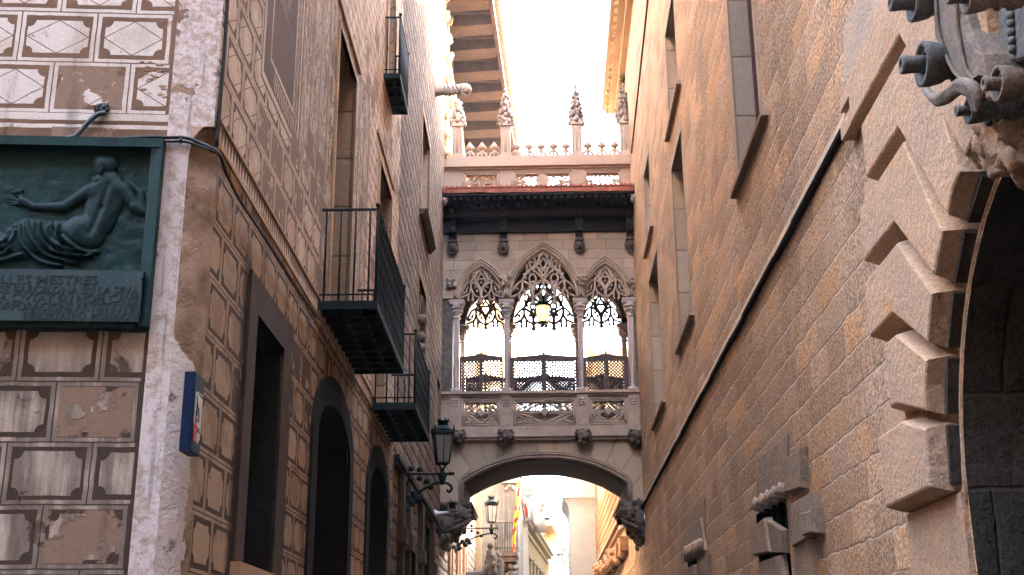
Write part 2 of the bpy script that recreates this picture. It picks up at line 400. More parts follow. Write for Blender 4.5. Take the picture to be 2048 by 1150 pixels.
M['pinnacle'] = speckle('pinnacle_stone', (0.25, 0.20, 0.175), (0.18, 0.15, 0.135), None, 8.0, 50, 0.9, 0.012)
M['pink'] = speckle('rosy_sandstone', (0.38, 0.275, 0.21), (0.345, 0.26, 0.205), None, 3.0, 80)
M['vous'] = speckle('voussoir_stone', (0.47, 0.31, 0.20), (0.41, 0.285, 0.20), (0.50, 0.275, 0.14), 2.2, 60, 0.95, 0.014)
M['vous_dark'] = speckle('dark_arch_stone', (0.075, 0.062, 0.05), (0.05, 0.045, 0.04), None, 6.0, 60, 0.95, 0.012)
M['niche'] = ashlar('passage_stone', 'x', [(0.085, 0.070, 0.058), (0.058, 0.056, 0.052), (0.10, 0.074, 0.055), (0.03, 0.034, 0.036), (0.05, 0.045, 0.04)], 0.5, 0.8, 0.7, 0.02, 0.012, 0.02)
M['reveal'] = ashlar('dressed_reveal', 'x', [(0.37, 0.295, 0.225), (0.34, 0.285, 0.235), (0.42, 0.29, 0.17), (0.27, 0.23, 0.19), (0.15, 0.12, 0.10)], 0.78, 4.0, 0.3, 0.006, 0.012, 0.0, 0.1)
M['reveal_l'] = ashlar('dressed_reveal_brown', 'x', [(0.30, 0.20, 0.13), (0.27, 0.185, 0.125), (0.33, 0.205, 0.12), (0.19, 0.14, 0.10), (0.08, 0.06, 0.045)], 0.62, 4.0, 0.35, 0.008, 0.014, 0.0, 0.1)
M['band'] = speckle('grey_string_course', (0.37, 0.275, 0.20), (0.31, 0.24, 0.185), (0.42, 0.28, 0.17), 1.5, 60, 0.95, 0.012)
M['gunport'] = speckle('dressed_grey_blocks', (0.31, 0.235, 0.175), (0.24, 0.19, 0.15), (0.36, 0.245, 0.16), 5.0, 55, 0.92, 0.012)
M['surround'] = speckle('brown_stone_surround', (0.066, 0.040, 0.026), (0.046, 0.030, 0.021), (0.085, 0.052, 0.032), 3.0, 60)
M['surround_d'] = speckle('near_black_surround_stone', (0.013, 0.011, 0.010), (0.010, 0.009, 0.008), None, 4.0, 60)  # near-black stone, also used for the painted shade under the string course
M['trim'] = speckle('tan_plaster_trim', (0.42, 0.27, 0.16), (0.36, 0.235, 0.15), None, 3.0, 80)
M['iron'] = speckle('wrought_iron', (0.004, 0.008, 0.011), (0.006, 0.010, 0.013), None, 20, 120, 0.55, 0.001, 0.15)
M['iron_green'] = speckle('painted_lantern_iron', (0.011, 0.020, 0.023), (0.016, 0.026, 0.029), None, 20, 120, 0.75, 0.001, 0.1)
M['dark_tile'] = speckle('balcony_underside_tile', (0.022, 0.025, 0.028), (0.012, 0.016, 0.02), None, 12, 60, 0.6, 0.003)  # near-black tiles under the balconies
M['dark'] = speckle('dark_interior', (0.004, 0.006, 0.008), (0.003, 0.005, 0.007), None, 3, 20, 0.9, 0.001, 0.05)
M['door'] = speckle('dark_painted_door', (0.016, 0.021, 0.024), (0.012, 0.016, 0.02), None, 6, 60, 0.6, 0.002)
M['wood'] = speckle('blackened_timber', (0.012, 0.013, 0.016), (0.02, 0.015, 0.014), None, 10, 80, 0.7, 0.003)
M['wood_gold'] = speckle('faded_painted_timber', (0.055, 0.028, 0.022), (0.03, 0.022, 0.022), None, 25, 80, 0.7, 0.002)
M['redwood'] = speckle('reddish_screen_timber', (0.050, 0.018, 0.016), (0.035, 0.016, 0.016), None, 8, 90, 0.5, 0.002, 0.4)
M['lattice'] = speckle('dark_lattice_timber', (0.022, 0.017, 0.020), (0.03, 0.018, 0.018), None, 8, 90, 0.6, 0.001)
M['tile'] = speckle('red_roof_tile', (0.30, 0.10, 0.065), (0.24, 0.085, 0.06), (0.34, 0.16, 0.11), 5, 60, 0.8, 0.006)
M['eave_wood'] = speckle('old_eave_timber', (0.07, 0.038, 0.022), (0.045, 0.027, 0.018), (0.10, 0.06, 0.036), 3.0, 60, 0.85, 0.006)
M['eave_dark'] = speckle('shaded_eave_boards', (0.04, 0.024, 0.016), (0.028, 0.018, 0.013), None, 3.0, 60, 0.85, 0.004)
M['roof_tile'] = speckle('clay_roof_tile', (0.34, 0.21, 0.14), (0.28, 0.185, 0.14), (0.4, 0.3, 0.22), 6, 50, 0.9, 0.01)
M['gold_stone'] = speckle('golden_cornice_stone', (0.46, 0.335, 0.215), (0.40, 0.29, 0.19), None, 3, 60)
def bronze():
    g = G('verdigris_bronze', 0.55, 0.16); a = g.noise(6, 5, 0.65); f = g.noise(70, 3)
    c = g.mix(g.ss(a, 0.35, 0.62), (0.002, 0.019, 0.023), (0.005, 0.034, 0.036))
    c = g.mix(g.ss(g.noise(9, 5, 0.7, dist=0.5), 0.60, 0.72) * 0.6, c, (0.035, 0.095, 0.085))
    c = g.mix(g.ss(g.noise(13, 4, 0.7), 0.66, 0.74) * 0.6, c, (0.08, 0.068, 0.035))
    c = g.scalecol(c, g.ss(f, 0.3, 0.7, 0.8, 1.15))
    return g.done(c, f + a, 0.003, 1.0, g.ss(a, 0.3, 0.7, 0.38, 0.65))
M['bronze'] = bronze()
M['bronze_fig'] = speckle('worn_bronze', (0.005, 0.024, 0.029), (0.003, 0.017, 0.022), (0.010, 0.034, 0.032), 8, 70, 0.5, 0.002, 0.14)
M['bronze_grey'] = speckle('grey_bronze_panel', (0.034, 0.062, 0.070), (0.026, 0.050, 0.058), None, 5, 90, 0.6, 0.002, 0.2)
M['letters'] = speckle('dark_raised_letters', (0.016, 0.031, 0.037), (0.013, 0.027, 0.033), None, 8, 90, 0.5, 0.001)
def limewash():
    g = G('flaking_limewash', 0.95, 0.1)
    n = g.noise(3.4, 6, 0.62, dist=0.4); e = g.x - CORN[0]
    up = g.ss(g.z, 4.85, 5.15)
    k = g.ss(n + (0.08 - up * 0.04), 0.42, 0.44)
    white = g.mix(g.ss(g.noise(16, 5, 0.7), 0.42, 0.66), (0.60, 0.55, 0.56), (0.40, 0.31, 0.26))
    brown = g.mix(g.ss(g.noise(5, 4), 0.4, 0.6), (0.20, 0.125, 0.085), (0.28, 0.19, 0.135))
    c = g.mix(k, brown, white)
    rough = g.ss(g.noise(38, 5, 0.75), 0.45, 0.6)
    c = g.mix(up * rough * 0.65, c, (0.34, 0.235, 0.165))
    c = g.mix(g.ss(g.vor(26), 0.14, 0.08) * g.ss(g.noise(4.2, 3), 0.46, 0.58) * (1.0 - up), c, (0.06, 0.045, 0.05))
    c = g.mix(g.ss(g.noise(1.0, 4, 0.6, vec=g.vec(g.x * 22.0, g.y * 22.0, g.z * 1.2)), 0.56, 0.7) * 0.45, c, (0.10, 0.085, 0.065))
    return g.done(c, k * 1.2 + g.noise(40, 4, 0.7) * 0.9, 0.008)
M['limewash'] = limewash()
def chamfer_plaster():
    g = G('stained_corner_plaster', 0.95, 0.1); n = g.noise(2.7, 6, 0.62, dist=0.5)
    c = g.mix(g.ss(g.noise(2.6, 5, 0.6), 0.38, 0.6), (0.38, 0.275, 0.205), (0.21, 0.135, 0.09))
    c = g.mix(g.ss(g.noise(5.0, 5, 0.6), 0.5, 0.7) * 0.6, c, (0.45, 0.36, 0.30))
    e = (g.y - 7.12) * 6.0          # lime-wash still clinging to the outer half lower down
    c = g.mix(g.ss(n * 1.6 - e - g.ss(g.z, 3.2, 4.0) * 0.9, 0.30, 0.34), c, (0.55, 0.49, 0.47))
    c = g.mix(g.ss(g.noise(4.1, 5, 0.7), 0.62, 0.68) * 0.8, c, (0.10, 0.075, 0.06))
    return g.done(c, n * 3 + g.noise(50, 4), 0.01)
M['chamfer'] = chamfer_plaster()
def plain(name, c, rough=0.6, spec=0.3, emit=None, es=1.0):
    g = G(name, rough, spec); f = g.noise(60, 3)
    if emit: g.b.inputs['Emission Color'].default_value = tuple(emit) + (1,); g.b.inputs['Emission Strength'].default_value = es
    return g.done(g.scalecol(g.mix(0.0, c, c), g.ss(f, 0.3, 0.7, 0.88, 1.08)))
M['cable'] = plain('black_cable', (0.010, 0.012, 0.016), 0.5)
M['cable_grey'] = plain('grey_cable', (0.045, 0.07, 0.075), 0.5)
M['sign_blue'] = plain('blue_enamel', (0.003, 0.014, 0.048), 0.5, 0.12)
M['sign_teal'] = plain('teal_sign_face', (0.004, 0.022, 0.042), 0.5, 0.12)
M['sign_white'] = plain('white_print', (0.55, 0.54, 0.53), 0.5)
M['sign_red'] = plain('red_print', (0.55, 0.07, 0.05), 0.5)
M['frosted'] = plain('frosted_lamp_glass', (0.55, 0.56, 0.58), 0.35, 0.5)
M['dusty_glass'] = plain('dusty_lamp_glass', (0.13, 0.125, 0.115), 0.3, 0.5)
M['lit'] = plain('lit_lamp_glass', (0.45, 0.37, 0.27), 0.4, 0.3, (1.0, 0.66, 0.30), 0.05)
M['bulb'] = plain('glowing_bulb', (0.9, 0.8, 0.6), 0.4, 0.3, (1.0, 0.75, 0.42), 0.25)
M['white'] = plain('white_enamel', (0.62, 0.62, 0.64), 0.4)
M['shutter_pale'] = plain('pale_shutter', (0.5, 0.42, 0.37), 0.7)
M['shutter_grey'] = plain('grey_louvre', (0.20, 0.19, 0.165), 0.7)
M['frame_red'] = plain('dark_red_window_frame', (0.085, 0.035, 0.032), 0.5)
M['glass_dark'] = plain('dark_window_glass', (0.014, 0.022, 0.026), 0.12, 0.6)
M['glass_far'] = plain('far_window_glass', (0.16, 0.17, 0.18), 0.25, 0.5)
M['far_white'] = speckle('far_white_stucco', (0.50, 0.45, 0.38), (0.44, 0.40, 0.34), None, 1.5, 30)
M['far_stone'] = speckle('far_pale_stone', (0.44, 0.40, 0.35), (0.39, 0.36, 0.32), None, 1.2, 30)
M['far_yellow'] = speckle('far_ochre_stucco', (0.50, 0.35, 0.19), (0.46, 0.32, 0.17), None, 1.5, 30)
M['far_orange'] = speckle('far_stucco_bounced_orange', (0.60, 0.38, 0.20), (0.55, 0.36, 0.20), None, 1.0, 30)
M['far_grey'] = speckle('far_grey_green_stone', (0.28, 0.255, 0.205), (0.22, 0.205, 0.17), None, 3, 40)
M['relief_stone'] = speckle('far_ornate_stone', (0.44, 0.27, 0.16), (0.32, 0.19, 0.115), (0.5, 0.36, 0.24), 6, 40, 0.9, 0.02)
M['flag_y'] = plain('yellow_cloth', (0.80, 0.42, 0.02), 0.8)
M['flag_r'] = plain('red_cloth', (0.55, 0.055, 0.03), 0.8)
M['flag_b'] = plain('blue_cloth', (0.03, 0.05, 0.16), 0.8)
M['flag_m'] = plain('maroon_cloth', (0.26, 0.075, 0.05), 0.8)
M['leaf'] = speckle('green_leaves', (0.05, 0.085, 0.045), (0.035, 0.065, 0.04), (0.08, 0.11, 0.05), 9, 40, 0.8, 0.002)
M['paving'] = ashlar('street_paving', 'x', [(0.05, 0.048, 0.046), (0.04, 0.039, 0.038), (0.055, 0.05, 0.046), (0.03, 0.029, 0.028), (0.03, 0.03, 0.03)], 0.5, 0.5, 0.4, 0.004, 0.01, 0.0)
# ---------------------------------------------------------------- ground
mb = MB(); mb.quad((-45, -22, 0), (30, -22, 0), (30, 135, 0), (-45, 135, 0))
g0 = mb.build('street_ground', M['paving']); g0['kind'] = 'structure'
# ---------------------------------------------------------------- corner house with sgraffito plaster
house = thing('corner_house', 'brown and cream sgraffito plastered corner house with iron balconies at left', 'house', (-4.0, 12.0, 0))
ZT, Y1 = 21.0, 18.37
CH = 0.15                       # chamfer below z 5.02
win1 = (8.62, 9.66, 2.33, 4.17)
arch1 = (11.45, 13.65, 0.0, 4.27); arch2 = (15.55, 17.55, 0.0, 4.27)
door2 = (11.78, 13.10, 5.08, 8.47); door3 = (15.63, 17.15, 5.08, 8.55); door4 = (15.98, 16.95, 10.07, 13.2)
holes = [win1, arch1, arch2, door2, door3, door4]
mb = MB()
wall_cells(mb, LW, CORN[1] + CH, Y1, 0, 5.02, holes)
wall_cells(mb, LW, CORN[1], Y1, 5.02, ZT, holes)
for h in holes: pass
for a in (arch1, arch2):        # spandrels over the segmental arches
    n = 14; c = (a[0] + a[1]) / 2; hw = (a[1] - a[0]) / 2; sp = 3.8
    prev = None
    for i in range(n + 1):
        u = a[0] + (a[1] - a[0]) * i / n; z = sp + (a[3] - 0.01 - sp) * math.sqrt(max(0, 1 - ((u - c) / hw) ** 2))
        if prev: mb.quad(LW.p(prev[0], prev[1], 0), LW.p(u, z, 0), LW.p(u, a[3], 0), LW.p(prev[0], a[3], 0))
        prev = (u, z)
sw = mb.build('street_wall', M['sg_side'], house, recalc=False)
mb = MB()
wall_cells(mb, FF, -9.0, -0.30, 0, ZT, [])
mb.build('front_wall', M['sg_front'], house, recalc=False)
mb = MB()                       # roof and hidden sides close the block
mb.quad(FF.p(-9, ZT, 0), FF.p(0, ZT, 0), LW.p(Y1, ZT, 0), (-11, Y1, ZT)); mb.quad(LW.p(Y1, 0, 0), LW.p(Y1, ZT, 0), (-11, Y1, ZT), (-11, Y1, 0))
mb.build('roof', M['roof_tile'], house, recalc=False)
# corner pilaster: lime-washed strip, sharp above, chamfered below with a carved stop
mb = MB(); mb.quad(FF.p(-0.30, 5.02, 0.004), FF.p(0, 5.02, 0.004), FF.p(0, ZT, 0.004), FF.p(-0.30, ZT, 0.004))
n = 26; zs = [5.02 * i / n for i in range(n + 1)]
for i in range(n):
    mb.quad(FF.p(-0.30, zs[i], 0.004), FF.p(-CH, zs[i], 0.004), FF.p(-CH, zs[i + 1], 0.004), FF.p(-0.30, zs[i + 1], 0.004))
mb.build('corner_pilaster', M['limewash'], house, recalc=False)
mb = MB()
zz = [0, 1, 2, 3, 4, 4.6, 4.8, 4.88, 4.95, 5.0, 5.04, 5.07]
wd = [CH] * 6 + [CH, CH * 0.96, CH * 0.8, CH * 0.55, CH * 0.3, 0.01]
for i in range(len(zz) - 1):
    for k in range(4):
        def q(z, ww, t):
            a = np.array(FF.p(-ww, z, 0.003)); b = np.array(LW.p(CORN[1] + ww, z, 0.003)); m = a * (1 - t) + b * t
            ctr = (a + b) / 2; co = np.array([CORN[0], CORN[1], z]); s = math.sin(math.pi * t)
            return tuple(m + (ctr - co) * (0.35 * s if z > 4.7 else -0.25 * s))
        mb.add([q(zz[i], wd[i], k / 4), q(zz[i], wd[i], (k + 1) / 4), q(zz[i + 1], wd[i + 1], (k + 1) / 4), q(zz[i + 1], wd[i + 1], k / 4)], [(0, 1, 2, 3)], True)
mb.build('corner_chamfer', M['chamfer'], house, 'stained chamfered corner with a scooped stop', recalc=False)
mb = MB()                       # little damaged hollow on the chamfer
for (px, py, r) in ((376, 525, 0.022), (380, 545, 0.02), (372, 510, 0.018), (384, 518, 0.018), (377, 560, 0.016)):
    c = np.array(FF.at(px, py, 0.0)); mb.ball((c[0] - 0.005, c[1] + 0.03, c[2]), r, 7, 5, (1.3, 1, 1.6), True, 0.3)
pass
# broken plaster hole near the top
mb = MB(); random.seed(3)
for k in range(26):
    px = random.uniform(282, 338); py = 120 + random.random() * 78; c = FF.at(px, py, -0.004)
    mb.ball(c, random.uniform(0.008, 0.022), 6, 4, (1.6, 0.5, 0.7), False, 0.35)
mb.build('exposed_rubble', M['chamfer'], house, 'patch of broken plaster showing rubble')
# string course: pale cap with painted teeth above
mb = MB(); mb.fbox(LW, CORN[1] + CH, Y1, 4.925, 4.955, -0.02, 0.018); mb.fbox(LW, CORN[1] + CH, Y1, 4.955, 4.970, -0.02, 0.010)
mb.fbox(LW, CORN[1] + CH, Y1, 5.125, 5.145, -0.02, 0.010)
mb.build('string_course', M['trim'], house)
# tall window on the street
mb = MB(); h = win1
for (u0, u1, z0, z1) in ((h[0] - 0.27, h[0], h[2] - 0.15, h[3] + 0.27), (h[1], h[1] + 0.30, h[2] - 0.15, h[3] + 0.27), (h[0], h[1], h[3], h[3] + 0.27)):
    mb.fbox(LW, u0, u1, z0, z1, -0.02, 0.022)
wf = mb.build('window_surround', M['surround'], house)
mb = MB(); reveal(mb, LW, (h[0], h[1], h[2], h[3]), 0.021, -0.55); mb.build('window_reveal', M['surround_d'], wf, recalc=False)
mb = MB(); mb.fbox(LW, h[0] - 0.30, h[1] + 0.34, h[2] - 0.20, h[2] - 0.02, -0.3, 0.07); mb.build('sill', M['trim'], wf)
mb = MB(); mb.fbox(LW, h[0], h[1], h[2], h[3], -0.62, -0.55); mb.build('pane', M['dark'], wf)
mb = MB()
for i in range(7): mb.tube([LW.p(h[0] + 0.08 + i * 0.148, h[2], -0.28), LW.p(h[0] + 0.08 + i * 0.148, h[3], -0.28)], 0.011, 5)
for z in (2.7, 3.2, 3.7): mb.tube([LW.p(h[0], z, -0.28), LW.p(h[1], z, -0.28)], 0.012, 5)
mb.build('window_grille', M['iron'], wf)
# arched doorways
for a, lab in ((arch1, None), (arch2, None)):
    c = (a[0] + a[1]) / 2; hw = (a[1] - a[0]) / 2; n = 16; sp = 3.8
    def pt(t, e):   # outline of the opening offset by e
        if t < 0.5: pass
        return None
    ins = [(a[0], 0.0)] + [(c - hw * math.cos(math.pi * i / n), sp + (a[3] - 0.01 - sp) * math.sin(math.pi * i / n)) for i in range(n + 1)] + [(a[1], 0.0)]
    k = (hw + 0.30) / hw
    out = [(a[0] - 0.30, 0.0)] + [(c - (hw + 0.30) * math.cos(math.pi * i / n), sp + (a[3] + 0.29 - sp) * math.sin(math.pi * i / n)) for i in range(n + 1)] + [(a[1] + 0.30, 0.0)]
    mb = MB()
    for i in range(len(ins) - 1):
        mb.prism([LW.p(*ins[i], -0.02), LW.p(*ins[i + 1], -0.02), LW.p(*out[i + 1], -0.02), LW.p(*out[i], -0.02)], [LW.p(*ins[i], 0.03), LW.p(*ins[i + 1], 0.03), LW.p(*out[i + 1], 0.03), LW.p(*out[i], 0.03)])
    dw = mb.build('doorway_arch', M['surround_d'], house)
    mb = MB()
    for i in range(len(ins) - 1): mb.quad(LW.p(*ins[i], 0.028), LW.p(*ins[i + 1], 0.028), LW.p(*ins[i + 1], -0.42), LW.p(*ins[i], -0.42))
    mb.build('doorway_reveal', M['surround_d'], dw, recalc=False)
    mb = MB(); mb.fbox(LW, a[0] - 0.1, a[1] + 0.1, 0, a[3] + 0.1, -0.5, -0.42); mb.build('door_leaf', M['dark'], dw)
# balcony doors
def balcony_door(h, pale=False):
    mb = MB(); b = 0.30
    for (u0, u1, z0, z1) in ((h[0] - b, h[0], h[2], h[3] + b * 0.9), (h[1], h[1] + b, h[2], h[3] + b * 0.9), (h[0], h[1], h[3], h[3] + b * 0.9)):
        mb.fbox(LW, u0, u1, z0, z1, -0.02, 0.005)
    s = mb.build('door_surround', M['sg_side'], house)
    mb = MB()
    for (u0, u1, z0, z1) in ((h[0] - 0.05, h[0], h[2], h[3] + 0.05), (h[1], h[1] + 0.05, h[2], h[3] + 0.05), (h[0], h[1], h[3], h[3] + 0.05), (h[0] - b - 0.03, h[1] + b + 0.03, h[3] + b * 0.9, h[3] + b * 0.9 + 0.05)):
        mb.fbox(LW, u0, u1, z0, z1, 0.0, 0.03)
    mb.build('door_trim', M['trim'], s)
    dep = -0.09 if pale else -0.26
    mb = MB(); reveal(mb, LW, h, 0.03, dep); mb.build('door_reveal', M['reveal_l'], s, recalc=False)
    mb = MB(); mb.fbox(LW, h[0], h[1], h[2], h[3], dep - 0.05, dep + 0.005)
    for k in range(2):
        u0 = h[0] + (h[1] - h[0]) * k / 2; u1 = h[0] + (h[1] - h[0]) * (k + 1) / 2
        for z0, z1 in ((h[2] + 0.1, h[2] + 0.9), (h[2] + 1.0, h[2] + 1.85), (h[2] + 1.95, h[2] + 2.5), (h[2] + 2.6, h[3] - 0.05)):
            for (a0, a1, b0, b1) in ((u0 + 0.03, u0 + 0.09, z0, z1), (u1 - 0.09, u1 - 0.03, z0, z1), (u0 + 0.09, u1 - 0.09, z0, z0 + 0.06), (u0 + 0.09, u1 - 0.09, z1 - 0.06, z1)):
                mb.fbox(LW, a0, a1, b0, b1, dep, dep + 0.03)
    mb.build('door_leaf', M['shutter_pale'] if pale else M['door'], s, 'pale slatted door' if pale else None)
for h in (door2, door3): balcony_door(h)
balcony_door(door4, True)
# balconies
def balcony(u0, u1, z0, z1, dep, rail, nx, twist=True, thick=True):
    b = part_empty('balcony', house)
    mb = MB()
    mb.fbox(LW, u0, u1, z1 - 0.02, z1, 0.0, dep)
    for (a0, a1, d0, d1) in ((u0, u1, dep - 0.03, dep), (u0, u0 + 0.03, 0.0, dep - 0.03), (u1 - 0.03, u1, 0.0, dep - 0.03)): mb.fbox(LW, a0, a1, z0, z1 - 0.02, d0, d1)
    mb.build('balcony_edge', M['iron_green'], b)
    mb = MB()
    nu = max(3, int((u1 - u0) / 0.27)); nd = max(2, int(dep / 0.16))
    for i in range(1, nu): uu = u0 + (u1 - u0) * i / nu; mb.fbox(LW, uu - 0.022, uu + 0.022, z0 + 0.005, z1 - 0.03, 0.0, dep - 0.03)
    for i in range(1, nd): dd = dep * i / nd; mb.fbox(LW, u0 + 0.03, u1 - 0.03, z0 + 0.012, z1 - 0.032, dd - 0.022, dd + 0.022)
    mb.build('underside_grid', M['iron'], b)
    mb = MB()
    for i in range(nu):
        for j in range(nd): mb.fbox(LW, u0 + (u1 - u0) * i / nu + 0.03, u0 + (u1 - u0) * (i + 1) / nu - 0.03, z1 - 0.034 - 0.004 * random.random(), z1 - 0.021, dep * j / nd + 0.025, dep * (j + 1) / nd - 0.025)
    mb.build('underside_tiles', M['dark_tile'], b)
    zr = z1 + rail
    mb = MB()
    mb.tube([LW.p(u0 + 0.02, zr, -0.02), LW.p(u0 + 0.02, zr, dep - 0.02), LW.p(u1 - 0.02, zr, dep - 0.02), LW.p(u1 - 0.02, zr, -0.02)], 0.017, 6, smooth=False)
    mb.build('handrail', M['iron'], b)
    mb = MB(); mb.tube([LW.p(u0 + 0.02, z1 + 0.07, 0), LW.p(u0 + 0.02, z1 + 0.07, dep - 0.02), LW.p(u1 - 0.02, z1 + 0.07, dep - 0.02), LW.p(u1 - 0.02, z1 + 0.07, 0)], 0.010, 5, smooth=False)
    mb.build('bottom_rail', M['iron'], b)
    def bar(u, d, r=0.011, tw=True):
        mb = MB(); n = int(rail / 0.045)
        if twist and tw:
            pts = [LW.p(u + 0.005 * math.cos(i * 1.57), z1 + rail * i / n, d + 0.005 * math.sin(i * 1.57)) for i in range(n + 1)]
            mb.tube(pts, [r * (1.0 + 0.28 * (i % 2)) for i in range(n + 1)], 5)
        else: mb.tube([LW.p(u, z1, d), LW.p(u, zr, d)], r, 5)
        mb.build('baluster', M['iron'], b)
    ns = max(2, int(dep / 0.125))
    for i in range(ns):
        for u in (u0 + 0.02, u1 - 0.02): bar(u, dep * (i + 0.35) / ns, 0.011, False)
    for i in range(nx + 1): bar(u0 + 0.02 + (u1 - u0 - 0.04) * i / nx, dep - 0.02, 0.0115)
    for u in (u0 + 0.02, u1 - 0.02):
        mb = MB(); mb.tube([LW.p(u, z0 + 0.02, dep - 0.02), LW.p(u, zr + 0.03, dep - 0.02)], 0.017, 6); mb.ball(LW.p(u, zr + 0.045, dep - 0.02), 0.028, 7, 5); mb.build('corner_post', M['iron'], b)
balcony(11.25, 14.0, 5.0, 5.085, 0.59, 0.975, 22)
balcony(15.55, 17.95, 4.89, 4.985, 0.60, 0.95, 18)
balcony(15.86, 17.1, 9.97, 10.05, 0.25, 0.95, 12, False)
# ---------------------------------------------------------------- cables on the corner house
def cable(name, W, pts, r, mat, label, d=0.02, sm=4):
    P = [W.p(*W.hit(px, py, d), d) if W is not None else px for px, py in pts]
    mb = MB(); mb.tube(smooth_path(P, sm), r, 6); o = mb.build(name, M[mat]); return tag(o, label, 'cable')
wrap = [FF.at(px, py, 0.035) for px, py in ((236, 277), (300, 274), (340, 275), (366, 275), (392, 282))]
side = [LW.at(px, py, 0.05) for px, py in ((436, 306), (452, 345), (480, 400), (530, 475), (580, 555), (615, 607), (636, 636))]
mb = MB(); mb.tube(smooth_path(wrap + side, 4), 0.0125, 6); mb.tube(smooth_path([(a + 0.004, b, c - 0.028) for a, b, c in wrap] + [(a + .004, b, c - .012) for a, b, c in side], 4), 0.0105, 6)
for px, py in ((362, 277),): c = FF.at(px, py, 0.04); mb.lathe([(0.02, -0.006), (0.022, -0.006), (0.022, 0.006), (0.02, 0.006)], (c[0], c[1] + 0.005, c[2] - 0.012), (1, 0.1, 0), 10)
tag(mb.build('wall_cable', M['cable']), 'pair of black cables running over the plaque and down along the string course', 'cable')
cable('vertical_cable', LW, [(457, -25), (453, 40), (448, 120), (441, 200), (434, 292)], 0.013, 'cable', 'black cable hanging vertically along the corner edge of the house', 0.02)
cable('conduit', FF, [(-30, 272), (20, 280), (90, 279), (140, 276), (158, 266), (178, 243), (196, 229), (212, 226)], 0.018, 'cable_grey', 'grey green conduit curving up from the plaque into a wall box', 0.03)
mb = MB(); c = FF.at(207, 222, 0.0)
for (dx, dz, r) in ((-0.02, 0.005, 0.035), (0.012, 0.02, 0.03), (0.0, -0.02, 0.028), (0.03, 0.0, 0.022)): mb.ball((c[0] + dx, c[1] - 0.02, c[2] + dz), r, 8, 5, (1, 0.8, 1), False, 0.25)
tag(mb.build('junction_box', M['cable']), 'small dark junction lump on the plaster where the conduit ends', 'junction box')
# ---------------------------------------------------------------- bronze relief plaque (a real bas-relief height field)
plq = thing('relief_plaque', 'green bronze relief plaque of a reclining figure seen from behind', 'plaque', FF.p(-0.9, 3.65, 0))
DP = 0.075
uL = -2.0
uR, zT = FF.hit(328, 279, DP); _, zI = FF.hit(150, 543, DP); uRb, zB = FF.hit(303, 650, DP)
mb = MB()
mb.fbox(FF, uL, uR, zT - 0.062, zT, 0, DP + 0.02)
mb.hexa([FF.p(uR - 0.075, zB - 0.01, 0), FF.p(uR, zB - 0.01, 0), FF.p(uR, zB - 0.01, DP + 0.02), FF.p(uR - 0.075, zB - 0.01, DP - 0.01), FF.p(uR - 0.075, zT - 0.062, 0), FF.p(uR, zT - 0.062, 0), FF.p(uR, zT - 0.062, DP + 0.02), FF.p(uR - 0.075, zT - 0.062, DP)])
mb.fbox(FF, uL, uR - 0.075, zB - 0.02, zB + 0.01, 0, DP + 0.01)
mb.build('plaque_frame', M['bronze'], plq)
mb = MB(); mb.fbox(FF, uL, uR - 0.045, zB + 0.01, zI, 0, DP + 0.035); insc = mb.build('inscription_panel', M['bronze_grey'], plq)
def text(body, W, u, z, d, size, mat, parent, name='lettering', width=None, align='LEFT', ext=0.003, bold=0.0):
    cu = bpy.data.curves.new('t', 'FONT'); cu.body = body; cu.size = size; cu.extrude = ext; cu.align_x = align; cu.offset = bold; cu.resolution_u = 3
    o = bpy.data.objects.new('t', cu); COL.objects.link(o); bpy.context.view_layer.update()
    me = bpy.data.meshes.new_from_object(o.evaluated_get(bpy.context.evaluated_depsgraph_get())); bpy.data.objects.remove(o); bpy.data.curves.remove(cu)
    vs = np.zeros(len(me.vertices) * 3); me.vertices.foreach_get('co', vs); vs = vs.reshape(-1, 3)
    if width: vs[:, 0] *= width / max(1e-6, vs[:, 0].max() - vs[:, 0].min())
    m2 = MB(); m2.add([W.p(u + a, z + b, d + c) for a, b, c in vs], [list(p.vertices) for p in me.polygons]); bpy.data.meshes.remove(me)
    return m2.build(name, M[mat], parent, recalc=False)
for body, x0, x1, yb, sz in (('APELLES MESTRES', -55, 196, 566, 0.066), ('AVTOR DE BARCELONA EN LA SEVA', -90, 278, 584, 0.056), ('AMB LA CIVTAT EN NOM CAVE', -70, 278, 601, 0.056), ('CORPORACIONS ARTISTIQVES', -25, 276, 619, 0.056), ('REGORTATHO  MCMXXXV', 45, 275, 638, 0.056)):
    ua, za = FF.hit(x0, yb, DP + 0.036); ub, _ = FF.hit(x1, yb, DP + 0.036)
    text(body, FF, ua, za, DP + 0.036, sz * 1.25, 'letters', insc, 'lettering', ub - ua, ext=0.0025, bold=0.001)
for px, py in ((285, 557), (279, 634)): mb = MB(); c = FF.p(*FF.hit(px, py, DP + 0.04), DP + 0.04); mb.ball(c, 0.010, 7, 5); mb.build('plaque_screw', M['iron'], insc)
